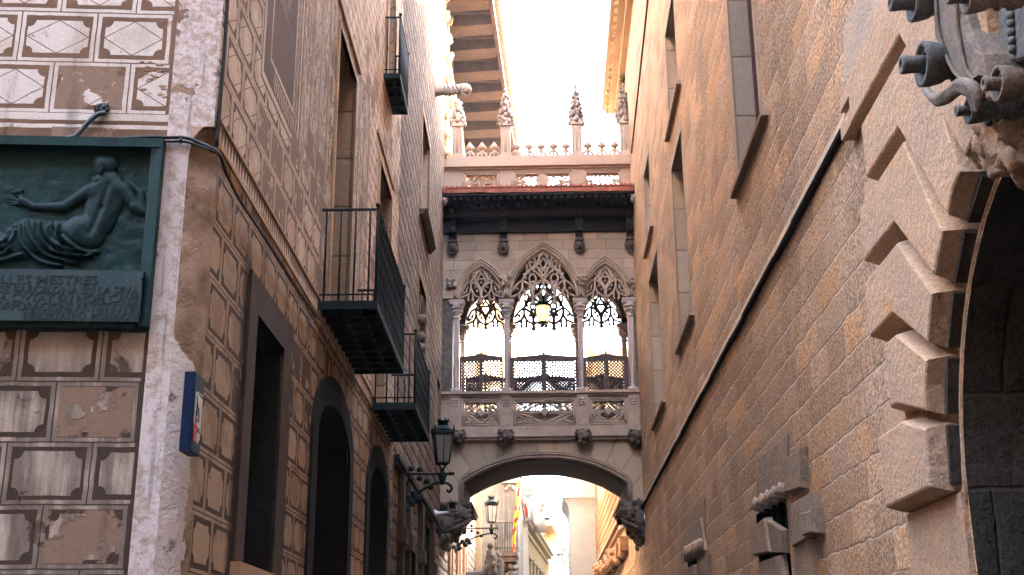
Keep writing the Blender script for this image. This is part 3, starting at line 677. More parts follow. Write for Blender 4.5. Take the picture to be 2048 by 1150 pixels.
# relief field in the measured picture of the plaque (x right, y down), metres out
gx = np.arange(-175, 306, 1.5); gy = np.arange(286, 546, 1.5); GX, GY = np.meshgrid(gx, gy)
def Z(x, y): return (x / 2.738, 260 + y / 2.738)
Hf = np.full(GX.shape, -1.0)
def smax(a, b, k=3.0):
    h = np.clip(0.5 + 0.5 * (a - b) / k, 0, 1); return b * (1 - h) + a * h + k * h * (1 - h)
def cap(p, q, r0, r1, hz=0.75, k=3.0, base=0.0):
    global Hf
    p = np.array(Z(*p)); q = np.array(Z(*q)); r0 /= 2.738; r1 /= 2.738
    d = q - p; t = np.clip(((GX - p[0]) * d[0] + (GY - p[1]) * d[1]) / max(1e-6, d.dot(d)), 0, 1)
    dist = np.hypot(GX - p[0] - d[0] * t, GY - p[1] - d[1] * t); r = r0 + (r1 - r0) * t
    hgt = np.where(dist < r, np.sqrt(np.clip(1 - (dist / r) ** 2, 0, 1)) * r * hz + base, -6.0)
    Hf = smax(Hf, hgt, k)
# body
cap((585, 310), (500, 575), 92, 78, 0.42, 9); cap((505, 340), (660, 325), 52, 50, 0.5, 8); cap((620, 360), (560, 520), 75, 62, 0.45, 8)
cap((440, 560), (470, 590), 92, 80, 0.55, 8); cap((430, 580), (160, 560), 82, 62, 0.5, 6)
cap((590, 300), (578, 262), 38, 36, 0.7, 5); cap((572, 205), (556, 222), 62, 52, 0.72, 3); cap((560, 190), (600, 190), 56, 52, 0.72, 4)
cap((515, 225), (508, 268), 20, 15, 0.8, 3); cap((508, 225), (496, 236), 9, 6, 1.0, 2); cap((518, 272), (524, 284), 18, 12, .8, 2); cap((566, 232), (560, 250), 11, 9, 2.0, 1.0, 12)
cap((488, 335), (355, 425), 40, 32, 0.75, 4); cap((350, 427), (185, 425), 33, 22, 0.85, 4); cap((185, 425), (120, 392), 25, 27, 0.7, 3)
for a, b in (((125, 385), (62, 342)), ((115, 392), (40, 376)), ((112, 402), (38, 396)), ((115, 410), (50, 412)), ((122, 375), (98, 328))): cap(a, b, 9, 6, 1.0, 1.0)
cap((85, 345), (118, 335), 16, 12, 0.7, 2)
cap((680, 335), (735, 425), 40, 34, 0.75, 4); cap((738, 432), (785, 455), 36, 26, .75, 4); cap((785, 450), (770, 350), 28, 24, 0.7, 3); cap((768, 350), (712, 292), 22, 16, 0.7, 2)
for a, b in (((712, 295), (660, 275)), ((712, 288), (668, 262)), ((718, 285), (690, 250))): cap(a, b, 8, 6, 1, 1)
# spine and shoulder blade hollows
def groove(p, q, r, dep):
    global Hf
    p = np.array(Z(*p)); q = np.array(Z(*q)); r /= 2.738; d = q - p
    t = np.clip(((GX - p[0]) * d[0] + (GY - p[1]) * d[1]) / d.dot(d), 0, 1); dist = np.hypot(GX - p[0] - d[0] * t, GY - p[1] - d[1] * t)
    Hf = Hf - dep * np.exp(-(dist / r) ** 2)
groove((600, 320), (560, 440), 16, 2.6); groove((560, 440), (500, 580), 16, 3.0); groove((640, 370), (610, 430), 20, 1.4); groove((540, 350), (520, 400), 22, 1.2)
groove((520, 300), (538, 296), 8, 2.0); groove((498, 262), (520, 262), 4, 1.5)
figmask = Hf > 0.0
# drapery: overlapping swags of cloth over the legs
cap((400, 600), (120, 590), 95, 85, 0.42, 5); cap((150, 555), (0, 640), 70, 70, 0.45, 5); cap((120, 640), (-300, 700), 80, 60, 0.4, 5); cap((0, 640), (-420, 600), 70, 50, 0.4, 5)
SW = []
for pts, r in ((((150, 505), (175, 600), (260, 690), (420, 730)), 16), (((110, 530), (130, 640), (220, 720), (330, 745)), 15), (((220, 510), (225, 600), (300, 670), (450, 700)), 15), (((330, 530), (315, 620), (380, 690), (500, 690)), 18), (((350, 600), (420, 660), (470, 672), (530, 672)), 15), (((60, 560), (60, 640), (20, 690), (-120, 700)), 15), (((20, 590), (0, 660), (-60, 680), (-200, 670)), 13), (((130, 690), (60, 705), (-80, 730), (-260, 730)), 13), (((280, 520), (265, 590), (330, 650), (400, 672)), 12)):
    q = smooth_path([(a, b) for a, b in pts], 5)
    for i in range(len(q) - 1): cap(q[i], q[i + 1], r * 1.25, r * 1.2, 0.5, 4.0, 2.0)
    SW.append(q)
def ridge(q, r, amp):
    global Hf
    best = np.full(GX.shape, 1e9); r /= 2.738
    for i in range(len(q) - 1):
        p = np.array(Z(*q[i])); e = np.array(Z(*q[i + 1])); d = e - p; t = np.clip(((GX - p[0]) * d[0] + (GY - p[1]) * d[1]) / max(1e-6, d.dot(d)), 0, 1)
        best = np.minimum(best, np.hypot(GX - p[0] - d[0] * t, GY - p[1] - d[1] * t))
    Hf = np.where(Hf > 0, Hf + amp * np.exp(-(best / r) ** 2) - amp * .7 * np.exp(-((best - r * 1.7) / (r * .8)) ** 2), Hf)
for q in SW: ridge(q, 11, 3.2)
for off in range(5):
    ridge(smooth_path([(190 + off * 34, 520 + 4 * off), (205 + off * 30, 600 + 6 * off), (270 + off * 32, 668 + 8 * off), (400 + off * 24, 700 - 2 * off)], 5), 7, 2.4)
    ridge(smooth_path([(90 - off * 40, 560 + 8 * off), (60 - off * 50, 630 + 6 * off), (-60 - off * 60, 680 + 4 * off)], 5), 8, 2.4)
for a, b in (((200, 530), (235, 640)), ((250, 525), (280, 610)), ((95, 580), (95, 660)), ((300, 560), (345, 640))): groove(a, b, 9, 2.4)
sc = 0.0034
# corners -> plaque plane (bilinear)
def plane_uv(px, py): return FF.hit(px, py, 0.02)
ua, za = plane_uv(0, 300); ub, zb = plane_uv(300, 300); uc, zc = plane_uv(0, 540); ud, zd = plane_uv(300, 540)
fx = GX / 300.0; fy = (GY - 300) / 240.0
UU = (ua * (1 - fx) + ub * fx) * (1 - fy) + (uc * (1 - fx) + ud * fx) * fy; ZZ = (za * (1 - fx) + zb * fx) * (1 - fy) + (zc * (1 - fx) + zd * fx) * fy
mb = MB(); ny, nx = GX.shape
grain = np.random.RandomState(2).rand(ny, nx)
hh = np.where(Hf > 0, np.clip(Hf, 0, 40) * sc, -0.012)
vs = [FF.p(UU[j, i], ZZ[j, i], 0.012 + hh[j, i]) for j in range(ny) for i in range(nx)]
fs = [(j * nx + i, j * nx + i + 1, (j + 1) * nx + i + 1, (j + 1) * nx + i) for j in range(ny - 1) for i in range(nx - 1) if Hf[j:j + 2, i:i + 2].max() > 0.0 and UU[j, i] < uR - 0.08 and zI - 0.002 < ZZ[j, i] < zT - 0.06]
mb.add(vs, fs, True); mb.build('relief_figure', M['bronze_fig'], plq, 'reclining nude with drapery, back turned')
mb = MB(); N1, N2 = 90, 60
from mathutils import noise as mn
def bgd(u, z): return 0.012 + 0.004 * mn.noise((u * 9, z * 11, 0)) + 0.004 * mn.noise((u * 24, z * 30, 3)) + (0.012 * max(0, mn.noise((u * 12, z * 9, 8))) if u > -0.62 else 0)
vs = []
for j in range(N2 + 1):
    for i in range(N1 + 1):
        u = uL + (uR - 0.07 - uL) * i / N1; z = zI - 0.01 + (zT - 0.055 - zI) * j / N2; vs.append(FF.p(u, z, bgd(u, z)))
mb.add(vs, [(j * (N1 + 1) + i, j * (N1 + 1) + i + 1, (j + 1) * (N1 + 1) + i + 1, (j + 1) * (N1 + 1) + i) for j in range(N2) for i in range(N1)], True)
mb.build('relief_ground', M['bronze'], plq, recalc=False)
# ---------------------------------------------------------------- blue information sign on the corner
sg = thing('information_sign', 'narrow blue box sign with a white drawing beside the peeling corner', 'sign', LW.p(7.0, 2.8, 0))
cs = [LW.at(388, 742, 0.10), LW.at(388, 905, 0.10)]
u0 = LW.hit(388, 800, 0.085)[0]; u1 = LW.hit(407, 800, 0.085)[0]; z0 = LW.hit(390, 908, 0.085)[1]; z1 = LW.hit(390, 741, 0.085)[1]
mb = MB(); mb.fbox(LW, u0, u1, z0, z1, 0.02, 0.083); mb.build('sign_box', M['sign_blue'], sg)
mb = MB(); mb.fbox(LW, u0 + 0.004, u1 - 0.004, z0 + 0.004, z1 - 0.004, 0.083, 0.087); fc = mb.build('sign_face', M['sign_teal'], sg)
us = u1 - u0
mb = MB(); mb.fpoly(LW, [(u0 + us * 0.12, z0 + 0.18), (u0 + us * 0.62, z0 + 0.06), (u0 + us * 0.88, z0 + 0.10), (u0 + us * 0.88, z0 + 0.34), (u0 + us * 0.12, z0 + 0.36)], 0.087, 0.089)
mb.fbox(LW, u0 + us * 0.3, u0 + us * 0.9, z1 - 0.115, z1 - 0.108, 0.087, 0.089)
mb.build('sign_drawing', M['sign_white'], fc)
mb = MB()
for a, b in (((0.25, 0.34), (0.35, 0.22)), ((0.3, 0.3), (0.55, 0.24)), ((0.5, 0.27), (0.6, 0.2)), ((0.3, 0.2), (0.6, 0.19)), ((0.35, 0.16), (0.8, 0.13)), ((0.4, 0.12), (0.8, 0.16)), ((0.25, 0.25), (0.3, 0.15))):
    mb.tube([LW.p(u0 + us * a[0], z0 + a[1], 0.0905), LW.p(u0 + us * b[0], z0 + b[1], 0.0905)], 0.003, 5)
mb.build('sign_lines', M['sign_blue'], fc)
mb = MB(); mb.fpoly(LW, [(u0 + us * 0.12, z0 + 0.07), (u0 + us * 0.4, z0 + 0.06), (u0 + us * 0.45, z0 + 0.14), (u0 + us * 0.3, z0 + 0.18), (u0 + us * 0.1, z0 + 0.15)], 0.0905, 0.092); mb.build('sign_mark', M['sign_red'], fc)
mb = MB()
for k in range(3): mb.fbox(LW, u0 + us * 0.25, u0 + us * (0.75 - 0.1 * k), z1 - 0.19 - k * 0.03, z1 - 0.176 - k * 0.03, 0.087, 0.089)
mb.build('sign_caption', M['sign_white'], fc)
# ---------------------------------------------------------------- rough stone palace on the left, up to the bridge
pal = thing('stone_palace', 'rough stone palace wall between the plastered house and the bridge at left', 'palace', (-4.0, 24.0, 0))
YE = 29.0
rwA = (22.35, 24.25, 10.35, 12.6); goth = (22.1, 23.9, 6.9, 9.0); rw2 = (27.2, 28.3, 6.6, 8.15); lowd = (21.3, 22.3, 0.0, 3.6); loww = (24.6, 25.6, 2.6, 4.4)
mb = MB(); wall_cells(mb, LW, Y1, YE, 0, ZT - 1.0, [rwA, goth, rw2, lowd, loww])
mb.quad(LW.p(YE, 0, 0), LW.p(YE, ZT - 1, 0), (-9, YE, ZT - 1), (-9, YE, 0)); mb.quad(LW.p(Y1, ZT - 1, 0), LW.p(YE, ZT - 1, 0), (-9, YE, ZT - 1), (-9, Y1, ZT - 1))
mb.build('rubble_wall', M['rough'], pal, recalc=False)
for h, sl in ((rwA, 1), (goth, 0), (rw2, 0), (lowd, 0), (loww, 0)):
    mb = MB(); b = 0.16
    for (u0, u1, z0, z1) in ((h[0] - b, h[0], h[2], h[3] + b), (h[1], h[1] + b, h[2], h[3] + b), (h[0], h[1], h[3], h[3] + b)): mb.fbox(LW, u0, u1, z0, z1, -0.03, 0.025)
    wf = mb.build('window_surround', M['reveal_l'] if h is not lowd and h is not loww else M['surround_d'], pal)
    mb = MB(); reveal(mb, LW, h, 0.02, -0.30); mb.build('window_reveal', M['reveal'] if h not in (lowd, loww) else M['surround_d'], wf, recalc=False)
    mb = MB(); mb.fbox(LW, h[0], h[1], h[2], h[3], -0.36, -0.3); mb.build('pane', M['dark'], wf)
    if sl: mb = MB(); mb.hexa([LW.p(h[0] - .25, h[2] - .12, -.1), LW.p(h[1] + .25, h[2] - .12, -.1), LW.p(h[1] + .25, h[2] - .12, .06), LW.p(h[0] - .25, h[2] - .12, .06), LW.p(h[0] - .25, h[2], -.1), LW.p(h[1] + .25, h[2], -.1), LW.p(h[1] + .25, h[2], .17), LW.p(h[0] - .25, h[2], .17)]); mb.build('sill', M['surround'], wf)
    if h is goth:   # slender twin-light mullion with a carved head
        mb = MB(); um = (h[0] + h[1]) / 2
        mb.lathe([(0.07, 0), (0.05, .06), (0.045, 1.2), (0.09, 1.35), (0.09, 1.42)], LW.p(um, h[2], -0.06), n=8)
        for s in (-1, 1): mb.tube([LW.p(um + s * (0.45 - 0.42 * math.cos(t)), h[2] + 1.42 + 0.6 * math.sin(t), -0.06) for t in np.linspace(0, math.pi, 9)], 0.05, 6)
        mb.build('mullion', M['carved_dark'], wf)
        for k, z in enumerate((7.4, 7.65, 8.0)): mb = MB(); mb.ball(LW.p(h[0] - 0.12, z, 0.10), 0.09, 8, 5, (1, 1, 1.2), True, 0.25); mb.build('carved_head', M['carved_dark'], wf)
mb = MB()       # long sloping ledge above the street doors
mb.fbox(LW, 18.5, YE, 4.72, 4.80, -0.05, 0.09); mb.fbox(LW, 18.5, YE, 4.62, 4.72, -0.05, 0.05); mb.build('wall_ledge', M['surround_d'], pal)
for u in (19.4, 20.6, 23.2, 26.2):       # pilaster strips down at the street
    mb = MB(); mb.fbox(LW, u - 0.16, u + 0.16, 0, 4.6, -0.05, 0.10); mb.fbox(LW, u - 0.22, u + 0.22, 3.5, 3.75, -0.05, 0.15); mb.build('wall_pilaster', M['surround'], pal)
# gargoyle
gp = [LW.at(px, py, 0.0) for px, py in ((871, 182),)][0]
mb = MB(); gy = gp[1]; gz = gp[2]
pts = [(gp[0] - 0.1, gy, gz), (gp[0] + 0.15, gy, gz + 0.03), (gp[0] + 0.35, gy, gz - 0.01), (gp[0] + 0.55, gy, gz + 0.03), (gp[0] + 0.72, gy - 0.01, gz + 0.02), (gp[0] + 0.84, gy - 0.02, gz - 0.04)]
mb.tube(smooth_path(pts, 4), [0.17, 0.17, 0.16, 0.15, 0.15, 0.14, 0.13, 0.13, 0.13, 0.12, 0.12, 0.12, 0.12, 0.13, 0.14, 0.145, 0.15, 0.14, 0.12, 0.10, 0.07], 9)
for k in range(7): mb.tube(smooth_path([(gp[0] + 0.1 + k * 0.1, gy - 0.10, gz + 0.10), (gp[0] + 0.16 + k * 0.1, gy - 0.14, gz), (gp[0] + 0.12 + k * 0.1, gy - 0.09, gz - 0.11)], 4), 0.022, 5)
mb.ball((gp[0] + 0.80, gy, gz + 0.10), 0.05, 6, 4); mb.ball((gp[0] + 0.72, gy - 0.08, gz + 0.12), 0.04, 6, 4); mb.tube([(gp[0] + .6, gy - .05, gz - .1), (gp[0] + .74, gy - .07, gz - .17)], 0.035, 6)
mb.build('gargoyle', M['carved'], pal)
# ---------------------------------------------------------------- eaved palace behind the bridge (left)
eav = thing('eaved_palace', 'sunlit palace with deep timber eaves and clay tiles behind the bridge at upper left', 'palace', (-4.0, 37.0, 0))
WX = -2.62
Ye0, Ye1 = 29.02, 47.0
EW = Frame((WX, 37, 0), (0, 1, 0), (1, 0, 0), 37)
wins = [(33.5, 34.3, 3.2, 5.2), (36.6, 37.4, 3.2, 5.2), (39.6, 40.4, 3.0, 5.2), (34.6, 35.6, 8.6, 11.2), (38.5, 39.5, 8.6, 11.2), (42.5, 43.5, 8.6, 11.2)]
mb = MB(); wall_cells(mb, EW, Ye0, Ye1, 0, 20.2, wins)
mb.quad((WX, Ye0, 0), (WX, Ye0, 20.2), (-9, Ye0, 20.2), (-9, Ye0, 0)); mb.quad((WX, Ye1, 0), (WX, Ye1, 20.2), (-9, Ye1, 20.2), (-9, Ye1, 0))
mb.build('palace_wall', M['rough'], eav, recalc=False)
for h in wins:
    mb = MB()
    for (u0, u1, z0, z1) in ((h[0] - .2, h[0], h[2], h[3] + .2), (h[1], h[1] + .2, h[2], h[3] + .2), (h[0], h[1], h[3], h[3] + .2), (h[0] - .3, h[1] + .3, h[2] - .15, h[2])): mb.fbox(EW, u0, u1, z0, z1, -.02, .08)
    wf = mb.build('window_surround', M['trim'], eav); mb = MB(); mb.fbox(EW, h[0], h[1], h[2], h[3], -.3, -.25); mb.build('pane', M['glass_dark'], wf)
mb = MB()      # carved vertical colonnettes and string mouldings in the sun
for u in (29.35, 30.6):
    mb.fbox(EW, u - 0.14, u + 0.14, 14.5, 20.0, 0, 0.10)
    for k in range(9): mb.ball(EW.p(u + random.uniform(-.08, .08), 14.8 + k * 0.6, 0.12), 0.11, 7, 5, (1, 1, 1.5), True, 0.3)
mb.fbox(EW, Ye0, 46, 17.6, 17.75, 0, 0.22); mb.fbox(EW, Ye0, 46, 17.45, 17.6, 0, 0.12)
mb.build('carved_moulding', M['gold_stone'], eav)
def ex(Y): return -1.22 + 0.037 * (Y - 29.4)
for k in range(14):
    mb = MB(); y = 26.6 + 1.42 * k
    mb.hexa([(WX - .05, y, 19.50), (ex(y) - 0.12, y, 19.58), (ex(y) - 0.12, y + 0.62, 19.58), (WX - .05, y + 0.62, 19.50), (WX - .05, y, 19.95), (ex(y) - 0.12, y, 19.95), (ex(y) - 0.12, y + 0.62, 19.95), (WX - .05, y + 0.62, 19.95)])
    mb.build('eave_rafter', M['eave_wood'], eav)
mb = MB(); mb.hexa([(WX - .05, 26.4, 19.93), (ex(26.4), 26.4, 19.93), (ex(46), 46, 19.93), (WX - .05, 46, 19.93), (WX - .05, 26.4, 20.0), (ex(26.4), 26.4, 20.0), (ex(46), 46, 20.0), (WX - .05, 46, 20.0)])
for k in range(14):
    y = 26.6 + 1.42 * k
    for j in range(2): mb.hexa([(WX, y + .72 + j * .36, 19.78), (ex(y) - .1, y + .72 + j * .36, 19.78), (ex(y) - .1, y + .86 + j * .36, 19.78), (WX, y + .86 + j * .36, 19.78), (WX, y + .72 + j * .36, 19.93), (ex(y) - .1, y + .72 + j * .36, 19.93), (ex(y) - .1, y + .86 + j * .36, 19.93), (WX, y + .86 + j * .36, 19.93)])
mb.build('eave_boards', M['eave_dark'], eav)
mb = MB(); mb.hexa([(ex(26.4) - .12, 26.4, 19.62), (ex(26.4), 26.4, 19.62), (ex(46), 46, 19.62), (ex(46) - .12, 46, 19.62), (ex(26.4) - .12, 26.4, 19.92), (ex(26.4), 26.4, 19.92), (ex(46), 46, 19.92), (ex(46) - .12, 46, 19.92)])
mb.build('eave_fascia', M['eave_wood'], eav)
mb = MB()
y = 26.4
while y < 46: mb.tube([(ex(y) + 0.17, y, 20.0), (ex(y) - 1.6, y, 20.75)], [0.115, 0.10], 8); y += 0.24
mb.quad((ex(26.4) + .1, 26.4, 20.02), (ex(46) + .1, 46, 20.02), (ex(46) - 1.6, 46, 20.78), (ex(26.4) - 1.6, 26.4, 20.78))
mb.build('eave_tiles', M['roof_tile'], eav)
# ---------------------------------------------------------------- wall lanterns on scrolled brackets
def wall_lantern(c, s, xw, glass, label, grp='wall lanterns on scrolled iron brackets'):
    """c: foot of the lantern, s: scale, xw: x of the wall"""
    x, y, z = c
    t = thing('wall_lantern', label, 'lantern', (x, y, z), grp)
    mb = MB(); zb = z - 0.16 * s
    mb.tube([(xw - 0.05, y, zb), (x + 0.18 * s, y, zb)], 0.022 * s, 8); mb.ball((x + .19 * s, y, zb), .035 * s, 8, 5); mb.lathe([(.035 * s, 0), (.035 * s, .04 * s)], (x + .12 * s, y, zb), (1, 0, 0), 8)
    arc = smooth_path([(xw, y, zb - 0.52 * s), (xw + 0.12 * s, y, zb - 0.50 * s), (xw + (x - xw) * 0.5, y, zb - 0.30 * s), (x - 0.12 * s, y, zb - 0.17 * s), (x + 0.08 * s, y, zb - 0.17 * s), (x + 0.17 * s, y, zb - 0.25 * s), (x + 0.13 * s, y, zb - 0.33 * s), (x + 0.08 * s, y, zb - 0.29 * s)], 5)
    mb.tube(arc, 0.026 * s, 6)
    for fx, dz in ((0.25, 0.10), (0.25, -0.09), (0.45, 0.08), (0.45, -0.08), (0.62, -0.14), (0.72, -0.24)):
        mb.lathe([(.05 * s, -.015), (.055 * s, 0), (.05 * s, .015)], (xw + (x - xw) * fx, y, zb + dz * s), (0, 1, 0), 9)
    for k, (fx, dz) in enumerate(((0.1, -.50), (.2, -.42), (.33, -.36), (.28, -.52), (0.12, -.62), (.4, -.44))): mb.ball((xw + (x - xw) * fx, y, zb + dz * s), 0.075 * s, 7, 5, (1, .5, 1), True, 0.3)
    mb.fbox(Frame((xw, y, 0), (0, 1, 0), (1, 0, 0), 0), -0.06 * s, 0.06 * s, zb - 0.75 * s, zb + 0.12 * s, -0.05, 0.05)
    mb.build('bracket', M['iron'], t)
    mb = MB()
    mb.lathe([(.03 * s, -.36 * s), (.06 * s, -.27 * s), (.085 * s, -.18 * s), (.05 * s, -.14 * s), (.03 * s, -.05 * s)], (x, y, z), n=8)
    for a in range(4):
        an = a * math.pi / 2 + math.pi / 4
        mb.tube(bez((x + .03 * s * math.cos(an), y + .03 * s * math.sin(an), z - .12 * s), (x + .02 * s * math.cos(an), y + .02 * s * math.sin(an), z - .02 * s), (x + .13 * s * math.cos(an), y + .13 * s * math.sin(an), z + .03 * s), n=5), .013 * s, 5)
    mb.build('lantern_stem', M['iron_green'], t)
    b, tp, h = .115 * s, .175 * s, .52 * s
    def ring(k, r, zz): an = k * math.pi / 2 + math.pi / 4 + 0.25; return (x + r * 1.3 * math.cos(an), y + r * 1.3 * math.sin(an), zz)
    mb = MB()
    for k in range(4):
        mb.tube([ring(k, b, z + .03 * s), ring(k, tp, z + .03 * s + h)], .014 * s, 5)
        for rr, zz, q in ((b, z + .03 * s, .016), (tp, z + .03 * s + h, .018)): mb.tube([ring(k, rr, zz), ring(k + 1, rr, zz)], q * s, 5)
        m0 = [(p + q) / 2 for p, q in zip(ring(k, b, z + .03 * s), ring(k + 1, b, z + .03 * s))]; m1 = [(p + q) / 2 for p, q in zip(ring(k, tp, z + .03 * s + h), ring(k + 1, tp, z + .03 * s + h))]
        mb.tube([m0, m1], .009 * s, 5)
    mb.build('lantern_frame', M['iron_green'], t)
    mb = MB()
    q0 = [ring(k, b * .97, z + .03 * s) for k in range(4)]; q1 = [ring(k, tp * .97, z + .03 * s + h) for k in range(4)]
    mb.hexa(q0 + q1); mb.build('lantern_glass', M[glass], t)
    zt = z + .03 * s + h
    mb = MB(); mb.lathe([(.255 * s, 0.0), (.265 * s, .03 * s), (.25 * s, .06 * s), (.21 * s, .07 * s)], (x, y, zt), n=4, smooth=False, rot=math.pi / 4 + .25, ref=(1, 0, 0))
    for k in range(4): q = ring(k, .19 * s, zt + .06 * s); mb.lathe([(.022 * s, 0), (.028 * s, .03 * s), (.012 * s, .06 * s), (.018 * s, .08 * s), (.004 * s, .11 * s)], q, n=6)
    mb.build('lantern_cornice', M['iron_green'], t)
    mb = MB(); mb.lathe([(.20 * s, .07 * s), (.16 * s, .12 * s), (.15 * s, .12 * s), (.10 * s, .17 * s), (.09 * s, .175 * s)], (x, y, zt), n=14); mb.build('lantern_roof', M['iron_green'], t)
    mb = MB(); mb.lathe([(.09 * s, .17 * s), (.09 * s, .24 * s), (.11 * s, .25 * s), (.11 * s, .265 * s), (.08 * s, .27 * s)], (x, y, zt), n=10)
    for k in range(6): a = k * math.pi / 3; mb.box(x + .095 * s * math.cos(a) - .015 * s, x + .095 * s * math.cos(a) + .015 * s, y + .095 * s * math.sin(a) - .015 * s, y + .095 * s * math.sin(a) + .015 * s, zt + .26 * s, zt + .30 * s)
    mb.build('lantern_vent', M['iron_green'], t)
    return t
CL = cross(19.6); u0, z0 = CL.hit(885, 930); zt = CL.hit(885, 838)[1]
wall_lantern((u0, 19.6, z0), (zt - z0) / 0.85, LW.p(19.6, 0, 0)[0], 'dusty_glass', 'dark unlit wall lantern on a scrolled iron bracket, just left of the bridge parapet')
CL2 = cross(36.0); u0, z0 = CL2.hit(983, 1046); zt = CL2.hit(983, 992)[1]
wall_lantern((u0, 36.0, z0), (zt - z0) / 0.85, WX, 'frosted', 'lantern with pale bright glass seen under the bridge arch')
# ---------------------------------------------------------------- security camera beside the bridge foot
cc = cross(27.0); q = cc.p(*cc.hit(905, 1014))
t = thing('security_camera', 'boxy security camera with white bracket on the rough wall by the arch', 'security camera', q)
mb = MB(); mb.box(q[0] - .09, q[0] + .10, q[1] - .16, q[1] + .16, q[2] - .09, q[2] + .09); mb.box(q[0] - .11, q[0] + .12, q[1] - .2, q[1] + .17, q[2] + .09, q[2] + .11); mb.build('camera_housing', M['gunport'], t)
mb = MB(); mb.box(q[0] - .065, q[0] + .075, q[1] - .165, q[1] - .16, q[2] - .065, q[2] + .065); mb.build('camera_lens', M['dark'], t)
mb = MB(); mb.lathe([(.10, 0), (.09, .03), (.045, .08), (.03, .3), (.03, .34)], (q[0] - .40, q[1], q[2] - .15), (1, 0, 0.1), 10); mb.lathe([(.03, 0), (.03, .12)], (q[0] - .06, q[1], q[2] - .15), n=8); mb.build('camera_bracket', M['white'], t)
# ---------------------------------------------------------------- the covered gothic bridge
br = thing('covered_bridge', 'neo-gothic covered stone bridge spanning the street between both palaces', 'bridge', (0.0, D + 1.35, 0))
DEP = 2.75
BK = cross(D + DEP)                  # plane of the rear face
XL, XR = -2.62, 2.62
def h(px, py, d=0.0): return BR.hit(px, py, d)
def U(px, py=700, d=0.0): return BR.hit(px, py, d)[0]
def ZZp(py, d=0.0): return BR.hit(1090, py, d)[1]
z_led = ZZp(881); z_led2 = ZZp(868); z_r0 = ZZp(793); z_r1 = ZZp(784); z_cap = ZZp(597); z_top = ZZp(466)
# --- lower arch
def arch_mat():
    g = G('bridge_arch_voussoirs', 0.92, 0.12)
    a = g.m('ARCTAN2', g.x - 0.1, g.z - 3.4); rr = g.m('SQRT', (g.x - 0.1) * (g.x - 0.1) + (g.z - 3.4) * (g.z - 3.4))
    k = (a + 3.0) / 0.128; fr = k.frac(); idv = g.rnd(g.vec(k.floor(), 2.0, 2.0))
    e = fr.min(1.0 - fr) * 0.45
    j = g.ss(e, 0.003, 0.012)
    c = g.mix(g.ss(idv, 0.2, 0.8), (0.42, 0.34, 0.265), (0.345, 0.28, 0.225)); c = g.mix(g.ss(g.rnd(g.vec(k.floor(), 5.0, 1.0)), 0.72, 0.8) * 0.7, c, (0.42, 0.29, 0.235))
    st = g.noise(1.0, 4, 0.6, vec=g.vec(g.x * 6.0, g.y * 6.0, g.z * 0.8)); c = g.mix(g.ss(st, 0.55, 0.75) * 0.5, c, (0.2, 0.17, 0.14))
    f = g.noise(80, 3, 0.7); c = g.scalecol(c, g.ss(f, .3, .7, .82, 1.1)); c = g.mix((1.0 - j) * 0.75, c, (0.13, 0.10, 0.08))
    return g.done(c, j + f * .6, 0.006)
M['arch'] = arch_mat()
ip = [(927, 966), (940, 957), (965, 944), (995, 932), (1030, 922), (1060, 918), (1090, 917), (1120, 918), (1150, 922), (1185, 931), (1215, 943), (1241, 957), (1254, 966)]
ip = smooth_path([h(*p) for p in ip], 3)
us = [XL] + [ip[0][0] - 1e-4] + [p[0] for p in ip] + [ip[-1][0] + 1e-4] + [XR]
zsp = ZZp(1003); low = [zsp, zsp] + [p[1] for p in ip] + [zsp, zsp]
mb = MB(); profile_wall(mb, BR, z_led, us, low, 0.0, -DEP); mb.build('bridge_arch', M['arch'], br, recalc=False)
M['soffit'] = speckle('soffit_shade_stone', (0.035, 0.040, 0.042), (0.026, 0.031, 0.034), None, 3.0, 60)  # near-black lining that paints in the shade under the arch
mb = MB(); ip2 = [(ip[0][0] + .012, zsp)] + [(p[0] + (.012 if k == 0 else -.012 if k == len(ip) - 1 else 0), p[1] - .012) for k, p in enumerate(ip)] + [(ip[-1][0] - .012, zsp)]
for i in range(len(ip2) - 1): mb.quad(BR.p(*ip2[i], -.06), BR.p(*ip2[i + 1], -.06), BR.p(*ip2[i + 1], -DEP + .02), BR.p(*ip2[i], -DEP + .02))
mb.build('arch_soffit_shade', M['soffit'], br, recalc=False)
mb = MB()
for off, rad, dd in ((0.045, 0.035, 0.02), (0.115, 0.04, 0.045), (0.16, 0.022, 0.07)):
    pts = []
    for i, p in enumerate(ip):
        a = np.array(ip[max(0, i - 1)]); b = np.array(ip[min(len(ip) - 1, i + 1)]); tn = (b - a) / np.linalg.norm(b - a); q = np.array(p) + np.array([-tn[1], tn[0]]) * off
        pts.append(BR.p(q[0], q[1], dd))
    pts = [(pts[0][0], pts[0][1], zsp)] + pts + [(pts[-1][0], pts[-1][1], zsp)]
    mb.tube(pts, rad, 6)
mb.build('arch_moulding', M['carved'], br)
